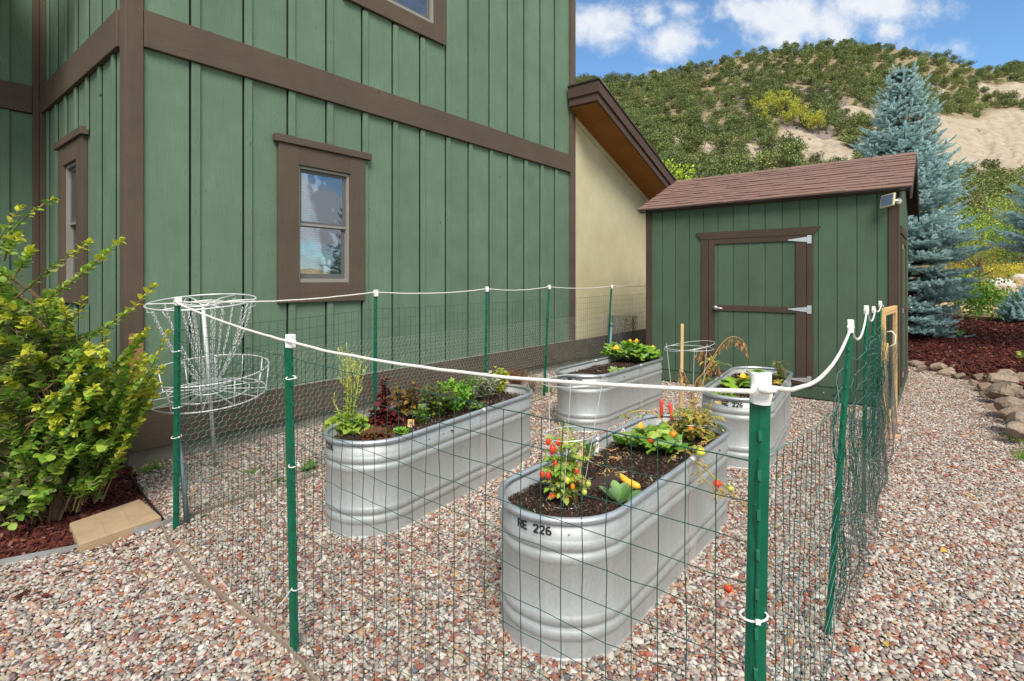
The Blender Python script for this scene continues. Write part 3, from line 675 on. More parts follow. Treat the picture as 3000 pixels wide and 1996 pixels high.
# recessed wall behind the shrub
xs = [-.345, -.80, -1.25, -1.7, -2.15, -2.6]; ed = [-3.2] + xs[::-1] + [-.03]
for k in range(len(ed) - 1):
    for (z0, z1) in ((.3, 3.6), (3.9, 5.15)): bd('siding_board', M['siding'], ed[k] + .0006, ed[k + 1] - .0006, 3.15, 3.17, z0, z1)
for x in xs:
    for (z0, z1) in ((.492, 3.6), (3.905, 5.15)): bd('batten', M['siding'], x - .036, x + .036, 3.128, 3.1495, z0, z1, .003)
bd('belt_board', M['trim_h'], -3.2, -.115, 3.10, 3.16, 3.605, 3.925, .004); bd('corner_board', M['trim_v'], -.11, -.052, 3.10, 3.148, .47, 5.15, .004)
bd('skirt_board', M['trim_h'], -3.2, -.052, 3.09, 3.148, .15, .485, .004); bd('wall_core', M['inside'], -3.2, 0, 3.172, 3.3, 0, 5.3, 0)
bd('porch_roof', M['soffit'], -3.6, -.45, 1.0, 3.3, 5.16, 5.34, .01)
M['screen_mesh'] = simple('dark_insect_screen', lin(62, 64, 66), .35, var=.1, bump=0)
# windows: each a part with casing, frame, sash, glass, blind slats
def window(x0, x1, z0, z1, cap, side=False, lo=.22, big=False):
    w = empty('window'); w.parent = house
    def T(n_, m_, a, b, y0, y1, c_, d, ch=.003):
        mb = MB().box(a, b, y0, y1, c_, d, ch) if not side else MB().box(y0, y1, a, b, c_, d, ch)
        return mb.build(n_, m_, w)
    th = M['trim_s'] if side else M['trim_h']
    T('casing', M['trim_v'], x0 - lo, x0 + .003, -.05, -.001, z0 - .215, z1 + .203, .004); T('casing', M['trim_v'], x1 - .003, x1 + .2, -.05, -.001, z0 - .215, z1 + .203, .004)
    T('casing', th, x0 + .004, x1 - .004, -.047, .0, z1 + .002, z1 + .203, .004); T('casing', th, x0 + .004, x1 - .004, -.047, .0, z0 - .215, z0 + .0, .004)
    if cap: T('cap_board', th, x0 - lo - .045, x1 + .28, -.075, -.001, z1 + .205, z1 + .285, .005)
    f = .028
    mb = MB(); q = lambda a, b, y0, y1, c_, d: (mb.box(a, b, y0, y1, c_, d, .002) if not side else mb.box(y0, y1, a, b, c_, d, .002))
    q(x0, x0 + f, -.02, .08, z0, z1); q(x1 - f, x1, -.02, .08, z0, z1); q(x0 + f, x1 - f, -.02, .08, z1 - f, z1); q(x0 + f, x1 - f, -.03, .08, z0, z0 + .04); mb.build('frame', M['vinyl'], w)
    mb = MB(); zm = z0 + (z1 - z0) * .5; g = .035
    for (y0, y1, a, b) in ((.012, .03, zm - .015, z1 - f), (.034, .052, z0 + .04, zm + .015)):
        q(x0 + f, x0 + f + g, y0, y1, a, b); q(x1 - f - g, x1 - f, y0, y1, a, b); q(x0 + f + g, x1 - f - g, y0, y1, b - g, b); q(x0 + f + g, x1 - f - g, y0, y1, a, a + g + .02)
    mb.build('sash', M['screen'], w)
    mb = MB(); q(x0 + f, x1 - f, .004, .0115, zm - .012, zm + .012); mb.build('meeting_rail', M['vinyl'], w)
    mb = MB(); q(x0 + f + g, x1 - f - g, .020, .024, zm, z1 - f - g); mb.build('pane', M['screen_mesh'] if side else M['glass'], w)
    mb = MB(); q(x0 + f + g, x1 - f - g, .042, .046, z0 + .04 + g, zm - .01); mb.build('pane', M['screen_mesh'] if side else M['glass'], w)
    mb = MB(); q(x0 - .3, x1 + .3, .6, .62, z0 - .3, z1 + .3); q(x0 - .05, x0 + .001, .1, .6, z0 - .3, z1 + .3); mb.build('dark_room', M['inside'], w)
    z = z0 + .07
    while z < (z1 - .06 if not side else z0 + .02):
        mb = MB()
        if side: mb.box(.10, .103, x0 + .04, x1 - .04, z, z + .022)
        else: mb.add([(x0 + .04, .10, z), (x1 - .04, .10, z), (x1 - .04, .112, z + .021), (x0 + .04, .112, z + .021)], [(0, 1, 2, 3)])
        mb.build('blind_slat', M['blind'], w); z += .026
    return w
window(*WIN, True); window(*WIN2, False, big=True)
window(1.443, 1.983, 1.58, 2.83, True, side=True, lo=.23)
# wing with the sloping roof (x = 7..13), same plane
RZ = lambda x: 4.706 - .3642 * (x - 7.068)
MB().prism([(7.03, .1), (13, .1), (13, RZ(13)), (7.03, RZ(7.03))], .012, .3, 1).build('stucco_wall', M['stucco'], house)
def rake(name, mat, x0, x1, y0, y1, a, b, c=0):
    return MB().prism([(x0, RZ(x0) + a), (x1, RZ(x1) + a), (x1, RZ(x1) + b), (x0, RZ(x0) + b)], y0, y1, 1).build(name, mat, house)
rake('rake_trim', M['stucco'], 7.032, 13, -.012, .011, -.11, -.002)
bd('skirt_board', M['trim_h'], 7.042, 13, -.05, .01, .13, .475, .004)
x = 6.86
while x < 12.9:
    rake('soffit_board', M['soffit'], x, x + .0865, -.62, -.001 if x > 7.04 else -.055, 0, .018); x += .09
X0, X1 = 6.82, 13
rake('fascia_board', M['fascia'], X0, X1, -.655, -.622, -.02, .165); rake('fascia_board', M['fascia'], X0 - .03, X1, -.69, -.657, .12, .315)
rake('fascia_board', M['fascia'], X0 - .03, X0 - .001, -.655, -.054, -.01, .165); rake('fascia_board', M['fascia'], X0 - .06, X0 - .032, -.69, -.054, .12, .315)
rake('roof_edge', M['drip'], X0 - .08, X1, -.71, -.054, .318, .345)
rake('wing_roof', M['shingle'], 7.035, X1, -.053, 3.0, .31, .34); rake('wing_roof_deck', M['drip'], X0, X1, -.62, -.055, .02, .315)
rake('ridge_flashing', M['vinyl'], X0 - .082, X0 + .25, -.716, -.69, .335, .352)

# ================================================================ shed (local frame: front wall at x = 0, y towards the house)
shed = empty('garden_shed', SC, TH, 'green garden shed with brown trim, one door and a brown shingle roof', 'shed')
def sb(name, mat, x0, x1, y0, y1, z0, z1, c=.003, par=None): return MB().box(x0, x1, y0, y1, z0, z1, c).build(name, mat, par or shed)
gr = [.05, .208, .42, .637, .853, 1.068, 1.286, 1.503, 1.72, 1.933, 2.15, 2.362, 2.579, 2.796, 3.005, 3.22]
for a, b in zip(gr[:-1], gr[1:]):
    if b <= .99 or a >= 2.2: sb('wall_plank', M['shed_green'], .0, .02, a + .0035, b - .0035, .205, 2.735)
    else:
        sb('wall_plank', M['shed_green'], .0, .02, a + .0035, b - .0035, 2.2, 2.735)
        if a < .99 < b: sb('wall_plank', M['shed_green'], 0, .02, a + .0035, .985, .205, 2.2)
        if a < 2.2 < b: sb('wall_plank', M['shed_green'], 0, .02, 2.29, b - .0035, .205, 2.2)
MB().prism([(.0215, .0215), (.0215, 3.24), (2.98, 3.24), (2.98, .0215)], .2, 2.7, 2).build('wall_core', M['shed_green'], shed)
sb('corner_board', M['shed_brown'], -.018, .0, -.0, .09, .2, 2.72); sb('corner_board', M['shed_brown'], -.018, .07, -.018, -.0005, .2, 2.75)
sb('corner_board', M['shed_brown'], -.018, .0, 3.175, 3.26, .2, 2.72); sb('corner_board', M['shed_brown'], -.018, .07, 3.262, 3.278, .2, 2.75)
sb('skirt_board', M['shed_green'], .01, .05, .0, 3.26, .03, .2, .003); sb('skirt_board', M['shed_green'], .06, 3, -.0, .04, .03, .2, .003)
sb('floor_frame', M['inside'], .08, 2.95, .06, 3.2, -.1, .19, 0)
for y in (.62,): MB().prism([(y + .09 * math.cos(a) if 0 else y + .075 * math.cos(a), .105 + .018 * math.sin(a)) for a in [i * math.pi / 8 for i in range(16)]], .004, .0085, 0).build('vent_slot', M['inside'], shed)
for y in (.79, 1.15, 2.7): MB().ball((.006, y, .12), (.004, .012, .012), 10, 6).build('bolt_cap', M['hinge'], shed, True)
# side wall (right) with its own door
sx = [.075] + [.29 + .217 * i for i in range(13)]
for a, b in zip(sx[:-1], sx[1:]): sb('wall_plank', M['shed_green'], a + .0035, b - .0035, 0, .02, .205, 2.735)
MB().prism([(.07, 2.736), (2.93, 2.736), (1.5, 3.36)], 0, .02, 1).build('gable_panel', M['shed_green'], shed)
sd_ = empty('side_door'); sd_.parent = shed
for (a, b, z0, z1) in ((.62, .70, .2, 2.2), (1.88, 1.96, .2, 2.2), (.55, 2.03, 2.215, 2.32), (.74, .84, .22, 2.19), (1.74, 1.84, .22, 2.19), (.84, 1.74, 2.09, 2.19), (.84, 1.74, 1.16, 1.24), (.84, 1.74, .22, .32)):
    MB().box(a, b, -.02, -.0005, z0, z1, .003).build('door_trim', M['shed_brown'], sd_)
MB().box(.71, 1.87, -.008, -.001, .21, 2.2).build('door_panel', M['shed_green'], sd_)
MB().tube([(1.79, -.02, 1.2), (1.79, -.075, 1.2), (1.68, -.08, 1.2)], .012, 8).build('handle', M['hinge'], sd_, True)
for z in (.35, 1.2, 2.05): MB().box(.66, .80, -.026, -.021, z - .03, z + .03, .001).build('hinge', M['hinge'], sd_)
# front door
dr = empty('door'); dr.parent = shed
for k, (a, b) in enumerate([(.99, 1.286), (1.286, 1.503), (1.503, 1.72), (1.72, 1.933), (1.933, 2.15), (2.15, 2.28)]):
    MB().box(-.004, .018, a + .003, b - .003, .206, 2.2, .003).build('door_plank', M['shed_green'], dr)
def db(n_, y0, y1, z0, z1, m_=None): return MB().box(-.022, -.0045, y0, y1, z0, z1, .002).build(n_, m_ or M['shed_brown'], dr)
db('stile', .99, 1.114, .205, 2.208); db('stile', 2.192, 2.28, .205, 2.208)
db('rail', 1.116, 2.19, 2.137, 2.208, M['shed_brown_y']); db('rail', 1.116, 2.19, 1.159, 1.242, M['shed_brown_y']); db('rail', 1.116, 2.19, .205, .283, M['shed_brown_y'])
sb('door_jamb', M['shed_brown'], -.02, -.0005, .905, .983, .19, 2.212, .002); sb('door_jamb', M['shed_brown'], -.02, -.0005, 2.287, 2.388, .19, 2.212, .002)
MB().prism([(.903, 2.214), (2.39, 2.214), (2.47, 2.318), (.82, 2.318)], -.026, -.0005, 0).build('lintel', M['shed_brown_y'], shed)
for z in (2.15, 1.212, .268):
    h = empty('hinge'); h.parent = dr
    MB().box(-.0275, -.023, .925, .978, z - .055, z + .055, .001).build('plate', M['hinge'], h)
    MB().prism([(.98, z - .034), (.98, z + .034), (1.21, z + .006), (1.21, z - .006)], -.0275, -.023, 0).build('strap', M['hinge'], h)
MB().ball((-.045, 2.17, 1.2), (.022, .032, .032), 12, 8).tube([(-.06, 2.17, 1.2), (-.075, 2.16, 1.2), (-.078, 2.06, 1.195)], [.012, .011, .009], 8).build('handle', M['hinge'], dr, True)
# roof with its shingles
EX, EZ, RX, RZ_ = -.13, 2.735, 1.5, 3.425; SL = math.hypot(RX - EX, RZ_ - EZ); sx_, sz_ = (RX - EX) / SL, (RZ_ - EZ) / SL
YR0, YR1 = -.15, 3.38
MB().prism([(EX, EZ - .035), (RX, RZ_ - .035), (2 * RX - EX, EZ - .035), (2 * RX - EX, EZ - .012), (RX, RZ_ - .012), (EX, EZ - .012)], YR0 + .02, YR1 - .02, 1).build('roof_deck', M['drip'], shed)
roof = MB().prism([(RX + .002, RZ_ + .004), (2 * RX - EX + .01, EZ + .004), (2 * RX - EX + .01, EZ - .008), (RX + .002, RZ_ - .008)], YR0, YR1, 1).build('back_roof_slope', M['shingle'], shed)
nc = 13; ex = SL / nc
for c_ in range(nc):
    y = YR0 - random.uniform(0, .2)
    s0 = c_ * ex - (.012 if c_ == 0 else 0)
    while y < YR1 - .01:
        w = random.choice([.14, .2, .27, .34]) * random.uniform(.9, 1.1); y1 = min(y + w, YR1); y0 = max(y, YR0)
        if YR1 - y1 < .06: y1 = YR1
        if y1 - y0 > .03:
            drop = random.choice([0, 0, .006, .012]); th = .006 + (0.007 if drop > 0 else 0) + random.uniform(0, .002)
            a, b = s0 - drop, min(s0 + ex + .03, SL)
            P = lambda s, h, yy: (EX + sx_ * s - sz_ * h, yy, EZ + sz_ * s + sx_ * h - .010)
            g = .0014; lift = .009
            vs = [P(a, 0, y0 + g), P(a, lift + th, y0 + g), P(b, th * .6, y0 + g), P(b, -.003, y0 + g), P(a, 0, y1 - g), P(a, lift + th, y1 - g), P(b, th * .6, y1 - g), P(b, -.003, y1 - g)]
            MB().add(vs, [(0, 1, 2, 3), (7, 6, 5, 4), (0, 4, 5, 1), (1, 5, 6, 2), (2, 6, 7, 3), (3, 7, 4, 0)]).build('shingle', M['shingle'], shed)
        y += w
for i in range(13): MB().prism([(RX - .09, RZ_ - .034), (RX, RZ_ + .014), (RX + .09, RZ_ - .034), (RX + .09, RZ_ - .044), (RX - .09, RZ_ - .044)], YR0 + i * .272, YR0 + i * .272 + .26, 1).build('ridge_cap', M['shingle'], shed)
MB().prism([(EX + .01, EZ - .16), (EX + .01, EZ - .037), (RX, RZ_ - .037), (2 * RX - EX, EZ - .037), (2 * RX - EX, EZ - .16), (RX, RZ_ - .16)], YR0 + .005, YR0 + .025, 1).build('barge_board', M['drip'], shed)
MB().box(EX + .04, .0, YR0 + .03, YR1 - .02, EZ - .05, EZ - .036).build('eave_board', M['shed_brown_y'], shed)
# wire apron along the foot of the shed
mb = MB()
for z in (.03, .08, .13, .18): mb.tube([(-.012, .0, z), (-.012, 1.6, z + .004), (-.012, 3.26, z)], .0012, 3)
for k in range(44): y = .02 + k * .075; mb.tube([(-.012, y, .0), (-.012, y + .004, .2)], .0012, 3)
tag(mb.build('wire_apron', M['hexdark'], shed), kind='stuff')
# solar lamp on the shed corner
sl = empty('solar_light', SC - D1 * .05 + Vector((0, 0, 2.57)), TH, 'small solar panel light mounted under the eave at the shed corner', 'solar light')
SM = Matrix.Translation((-.09, .09, 0)) @ Euler((R(-8), R(20), R(-32))).to_matrix().to_4x4()
MB().box(-.012, .012, -.085, .085, -.085, .085, .006).build('housing', M['stucco'], sl, mw=SM)
MB().box(-.016, -.0125, -.072, .072, -.072, .072, .001).build('solar_cell', simple('dark_solar_cell', lin(92, 106, 128), .18, .2, var=.1), sl, mw=SM)
MB().tube([(-.08, .06, 0), (-.03, .0, 0), (.03, -.01, .0)], .014, 8).ball((.03, -.01, 0), (.02, .04, .04), 10, 7).build('bracket', M['white'], sl, True)

# ================================================================ oval stock tanks
PROF = [(-.004, 0), (.006, .001), (.007, .01), (.001, .014), (0, .02), (0, .078), (.0, .088), (.005, .094), (.0078, .106), (.0078, .118), (.004, .130), (-.001, .138), (-.001, .148), (.005, .154), (.0078, .166), (.0078, .178), (.004, .190), (0, .198),
        (0, .402), (.004, .410), (.0078, .421), (.0078, .434), (.004, .446), (-.001, .453), (-.001, .462), (.005, .468), (.0078, .479), (.0078, .492), (.004, .504), (0, .512), (0, .582)]
def stadium(L_, Rr, n=26, m=16):
    pts = []
    for k in range(n): a = math.pi / 2 + math.pi * k / n; pts.append((Rr * math.cos(a), Rr * math.sin(a)))
    for k in range(m): pts.append((L_ * k / m, -Rr))
    for k in range(n): a = -math.pi / 2 + math.pi * k / n; pts.append((L_ + Rr * math.cos(a), Rr * math.sin(a)))
    for k in range(m): pts.append((L_ - L_ * k / m, Rr))
    return pts
GL = {'R': [[(0, 0), (0, 1)], [(.14, 1), (.5, 1), (.62, .88), (.62, .62), (.5, .5), (.14, .5)], [(.34, .44), (.62, 0)]], 'E': [[(0, 0), (0, 1)], [(.14, 1), (.58, 1)], [(.14, .5), (.5, .5)], [(.14, 0), (.58, 0)]],
      '2': [[(0, .78), (.08, .95), (.24, 1)], [(.38, 1), (.56, .92), (.6, .72), (.5, .52), (.05, .06)], [(.0, 0), (.6, 0)]], '6': [[(.5, 1), (.22, .96), (.04, .7), (0, .4), (.06, .12), (.24, 0)], [(.36, 0), (.54, .08), (.6, .28), (.52, .48), (.34, .54), (.14, .48)]]}
def tank(a, b, label, textside):
    a = Vector((*a, 0)); b = Vector((*b, 0)); L_ = (b - a).length; ang = math.atan2(b.y - a.y, b.x - a.x)
    t = empty('stock_tank', a, ang, label, 'stock tank', 'galvanised stock tanks used as raised beds')
    st = stadium(L_, TR); N_ = len(st); u = [0]
    for i in range(N_): p, q_ = st[i], st[(i + 1) % N_]; u.append(u[-1] + math.hypot(p[0] - q_[0], p[1] - q_[1]))
    nrm = [((p[0] - min(max(p[0], 0), L_)) , p[1]) for p in st]; nrm = [Vector(x_).normalized() for x_ in nrm]
    prof = PROF + [(-.004, .582), (-.004, .40)]
    vs = []; fs = []; uv = []
    K = len(prof)
    for i in range(N_ + 1):
        p = st[i % N_]; nn = nrm[i % N_]
        wob = .0015 * math.sin(i * 1.3) + .001 * math.sin(i * .37)
        for (o_, z) in prof: vs.append((p[0] + nn.x * (o_ + wob), p[1] + nn.y * (o_ + wob), z * 1.0)); uv.append((u[i], z))
    for i in range(N_):
        for k in range(K - 1): fs.append((i * K + k, (i + 1) * K + k, (i + 1) * K + k + 1, i * K + k + 1))
    me = bpy.data.meshes.new('body'); me.from_pydata(vs, [], fs); me.materials.append(M['galv']); ul = me.uv_layers.new(name='UVMap')
    for lp in me.loops: ul.data[lp.index].uv = uv[lp.vertex_index]
    me.polygons.foreach_set('use_smooth', [True] * len(fs)); me.update(); link('body', me, t)
    rs = [(p[0] + n_.x * .006, p[1] + n_.y * .006, .594) for p, n_ in zip(st, nrm)]
    MB().tube(rs, .0165, 10, closed=True).build('rim', M['rim'], t, True)
    # welded seam on both long sides
    for sgn in (-1, 1):
        xs_ = (L_ * .55, L_ * .55 + .11); v = []; f_ = []
        for x_ in xs_:
            for (o_, z) in PROF[4:]: v.append((x_, sgn * (TR + o_ + .0035), z))
        kk = len(PROF[4:])
        for k in range(kk - 1): f_.append((k, kk + k, kk + k + 1, k + 1) if sgn < 0 else (k + 1, kk + k + 1, kk + k, k))
        m_ = MB().add(v, f_); m_.build('seam', M['seam'], t, True)
        MB().tube([(x_, sgn * (TR + .006), .594) for x_ in (xs_[0] + .02, xs_[0] + .05, xs_[0] + .08)], .0182, 10).build('rim_joint', M['seam'], t, True)
    # stencilled mark on the near end
    h, adv = .032, .0365; x_ = 0; mk = MB()
    phi0 = textside
    for ch in 'RE 226':
        if ch == ' ': x_ += adv * .75; continue
        for stroke in GL[ch]:
            pts = [(x_ + p[0] * h, p[1] * h) for p in stroke]; w = .0041
            for (p, q_) in zip(pts[:-1], pts[1:]):
                d = Vector((q_[0] - p[0], q_[1] - p[1])); d.normalize(); nx_ = Vector((-d.y, d.x)) * w; e = d * .0018
                quad = [(p[0] - e.x + nx_.x, p[1] - e.y + nx_.y), (q_[0] + e.x + nx_.x, q_[1] + e.y + nx_.y), (q_[0] + e.x - nx_.x, q_[1] + e.y - nx_.y), (p[0] - e.x - nx_.x, p[1] - e.y - nx_.y)]
                vv = []
                for (ax, az) in quad:
                    ph_ = phi0 + ax / TR; r_ = TR + .0032; vv.append((r_ * math.cos(ph_), r_ * math.sin(ph_), .530 + az))
                mk.add(vv, [(3, 2, 1, 0)])
        x_ += adv * .78
    tag(mk.build('stencilled_mark', M['ink'], t), 'black stencilled RE 226')
    return t
def phi(a, b, px, py):     # angle (tank frame) of a mark seen at a photo column
    a_ = Vector((*a, 0)); ang = math.atan2(b[1] - a[1], b[0] - a[0])
    best = min(range(1000), key=lambda i: abs(PX0 + FPX * (a_.x + TR * math.cos(math.pi + .0031 * i)) / (a_.y + TR * math.sin(math.pi + .0031 * i)) - px))
    return math.pi + .0031 * best - ang
TL = ['galvanised stock tank at left planted with lettuce, basil and mixed herbs', 'nearest galvanised stock tank, with tomatoes, squash and a leafy green rosette',
      'galvanised stock tank in front of the house wing holding the bushy flowering squash', 'galvanised stock tank at right in front of the shed door']
TX = [(745, 0), (1194, 0), (1308, 0), (1663, 0)]
for (a, b), lb, tx in zip(TANKS, TL, TX): tank(a, b, lb, phi(a, b, tx[0], 0))
SZ = .525
for i, ((a, b), lb) in enumerate(zip(TANKS, ['dark soil in the herb and lettuce tank at left', 'dark soil in the nearest tank, strewn with bark bits', 'soil in the tank with the bushy squash', 'soil in the tank before the shed door'])):
    a_ = Vector((*a, 0)); b_ = Vector((*b, 0)); L_ = (b_ - a_).length; ang = math.atan2(b[1] - a[1], b[0] - a[0]); v = []; f_ = []
    rings = [1, .8, .6, .4, .2]; st = stadium(L_, 1.0)
    for r_ in rings:
        for p in st:
            cx_ = min(max(p[0], 0), L_); x_ = cx_ + (p[0] - cx_) * (TR - .006) * r_; y_ = p[1] * (TR - .006) * r_
            v.append((x_, y_, SZ + .012 * math.sin(x_ * 9 + i) * math.sin(y_ * 11 + 2 * i) + random.uniform(-.004, .004) - (.015 if r_ == 1 else 0)))
    n_ = len(st)
    for k in range(len(rings) - 1):
        for j in range(n_): f_.append((k * n_ + j, k * n_ + (j + 1) % n_, (k + 1) * n_ + (j + 1) % n_, (k + 1) * n_ + j))
    f_.append(tuple(4 * n_ + j for j in range(n_)))
    so = MB().add(v, f_).build('soil', M['soil'], None, True); so.location = a_; so.rotation_euler = (0, 0, ang); tag(so, lb, 'soil', kind='stuff')
    st_ = .0085 if i == 1 else .013; q = jgrid(-.3, L_ + .3, -.3, .3, st_); q = q[segdist(q, [(0, 0), (L_, 0)]) < TR - .012]; n = len(q); s = np.exp(rng.normal(0, .35, n)) * (.009 if i == 1 else .012)
    zz = SZ + .012 * np.sin(q[:, 0] * 9 + i) * np.sin(q[:, 1] * 11 + 2 * i) + rng.uniform(.003, .013, n)
    c2 = scatter('soil_crumbs', np.c_[q, zz], np.c_[rng.normal(0, .6, n), rng.normal(0, .6, n), rng.uniform(0, 6.28, n)], np.c_[s * rng.uniform(.8, 2.2, n), s, s], chips(M['soilchip']), 'loose bark and soil crumbs on top of the ' + ['herb tank bed', 'nearest tank bed', 'squash tank bed', 'shed-side tank bed'][i], 'mulch crumbs', mat=M['soilchip'])
    c2.location = a_; c2.rotation_euler = (0, 0, ang)
# ================================================================ wire fence on green posts
def P3(x, y, z=0.0): return Vector((x, y, z))
A0 = gp(405, 1220); B0 = gp(681, 1512); C0 = P3(.499, 1.12); Dd = P3(1.417, 2.38); E0 = P3(2.40, 3.62); F0 = P3(3.22, 4.72); G0 = P3(3.87, 5.60)
H1 = P3(-1.254, 4.83); H2 = P3(-.315, 6.165); H3 = P3(.44, 7.30); H4 = P3(1.57, 8.84)
fence = empty('wire_fence', (0, 0, 0), 0, 'green welded wire fence on green steel posts around the four tanks', 'fence')
# name, base, top offset (x, y), top z, yaw, cap height
TW = math.atan2(.61, -.793)
def tpost(base, dxy, top, yaw, near=False, cap=.062, capw=.043, w=.04):
    b = empty('post', base, yaw); b.parent = fence
    d = Matrix.Rotation(-yaw, 3, 'Z') @ Vector((dxy[0], dxy[1], 0))
    def sl(z): return d * (z / top)
    z0 = -.05; vs = []; prof = [(-w / 2, 0), (-w / 2, .004), (-.006, .006), (0, .009), (.006, .006), (w / 2, .004), (w / 2, 0), (.003, -.002), (.003, -.03), (-.003, -.03), (-.003, -.002)]
    prof = [(p[0], -p[1]) for p in prof]
    for z in (z0, top - .01):
        s_ = sl(z)
        for p in prof: vs.append((p[0] + s_.x, p[1] + s_.y, z))
    n_ = len(prof); fs = [(i, i + n_, (i + 1) % n_ + n_, (i + 1) % n_) for i in range(n_)] + [tuple(range(n_)), tuple(range(2 * n_ - 1, n_ - 1, -1))]
    MB().add(vs, fs).build('shaft', M['postg'], b)
    def stud(mb, z):
        s_ = sl(z); c_ = Vector((s_.x, s_.y - .009, z))
        mb.add([c_ + Vector(q) for q in ((-.0042, 0, -.011), (.0042, 0, -.011), (.0042, 0, .011), (-.0042, 0, .011), (-.0035, -.008, -.009), (.0035, -.008, -.009), (.0035, -.004, .008), (-.0035, -.004, .008))],
               [(4, 5, 6, 7), (0, 1, 5, 4), (1, 2, 6, 5), (2, 3, 7, 6), (3, 0, 4, 7)])
    z = top - .13; mb = MB()
    while z > .05:
        if near: m1 = MB(); stud(m1, z); m1.build('stud', M['postg'], b)
        else: stud(mb, z)
        z -= .083
    if not near and mb.v: mb.build('studs', M['postg'], b)
    s_ = sl(top)
    cp = MB()
    if near:
        for k, zz in enumerate([top - cap, top - cap * .7, top - cap * .35, top]):
            j = [.0, .001, -.0012, .0005][k]; r_ = capw / 2 + j
            q = sl(zz)
            for i in range(20):
                a_ = 2 * math.pi * i / 20; e = .0013 * math.sin(3 * a_ + k * 2.3) + random.uniform(-.0005, .0005)
                ca, sa = math.cos(a_), math.sin(a_); sq = 1 / max(abs(ca), abs(sa)) * .9 + .1
                cp.v.append((q.x + (r_ + e) * ca * sq, q.y - .006 + (.018 + e) * sa * sq, zz + .0015 * math.sin(a_ * 2 + 1)))
        for k in range(3):
            for i in range(20): cp.f.append((k * 20 + i, k * 20 + (i + 1) % 20, (k + 1) * 20 + (i + 1) % 20, (k + 1) * 20 + i)); cp.m.append(0)
        cp.f.append(tuple(60 + i for i in range(20))); cp.m.append(0)
        cp.build('cap', M['tape'], b)
    else:
        cp.box(s_.x - capw / 2, s_.x + capw / 2, s_.y - .026, s_.y + .012, top - cap, top, .003).build('cap', M['white'], b)
        MB().box(s_.x - capw / 2 - .0015, s_.x + capw / 2 + .0015, s_.y - .028, s_.y + .0135, top - cap * .62, top - cap * .45, .002).build('cap_clip', M['white'], b)
    return b
def tie(par, z, r=.026, tail=False, off=(0, 0)):
    pts = [(off[0] + r * math.cos(a) * 1.0, off[1] - .008 + r * .75 * math.sin(a), z + .004 * math.sin(a + 1)) for a in [i * math.pi / 8 for i in range(17)]]
    mb = MB().tube(pts, .0022, 5); mb.box(off[0] + .0, off[0] + .010, off[1] - .036, off[1] - .026, z - .004, z + .004, .001)
    if tail: mb.tube([(off[0] - r, off[1], z), (off[0] - r - .05, off[1] - .02, z - .004), (off[0] - r - .10, off[1] - .03, z - .014)], .0016, 4)
    mb.build('tie', M['white'], par)
face = lambda p: math.atan2(p.y, p.x) - math.pi / 2      # yaw so the flange faces the camera
pA = tpost(A0, (.01, 0), 1.495, face(A0) + .35, cap=.055, capw=.036, w=.036); tie(pA, 1.15, tail=False); tie(pA, .60, .03); tie(pA, .79, .024)
pB = tpost(B0, (-.028, 0), 1.372, face(B0) + .75, cap=.058, capw=.027, w=.027); tie(pB, 1.19, .022, off=(-.02, .015)); tie(pB, .82, .022, off=(-.012, .008)); tie(pB, .30, .024, True)
pC = tpost(C0, (.026, 0), 1.405, face(C0) + .12, True, cap=.062, capw=.040, w=.0405); tie(pC, .90, .0265, off=(.010, 0))
MB().ball((.03, -.035, 1.378), (.02, .012, .009), 10, 7, fn=lambda d: 1 + .1 * math.sin(d.x * 9)).build('rope_knot', M['rope'], pC, True)
pD = tpost(Dd, (.103, 0), 1.425, face(Dd), cap=.06, capw=.026, w=.026)
pE = tpost(E0, (.02, 0), 1.43, face(E0), cap=.06, capw=.029, w=.026); pF = tpost(F0, (.0, 0), 1.37, face(F0), cap=.06, capw=.028, w=.028); pG = tpost(G0, (.02, 0), 1.385, face(G0), cap=.065, capw=.03, w=.028)
tpost(H1, (.01, 0), 1.515, face(H1) + .4, cap=.06, capw=.034, w=.032); tpost(H2, (.02, 0), 1.53, face(H2) + .4, cap=.06, capw=.034, w=.032)
tpost(H3, (.07, 0), 1.54, face(H3) + .4, cap=.06, capw=.034, w=.032); tpost(H4, (.09, 0), 1.53, face(H4) + .4, cap=.06, capw=.034, w=.032)

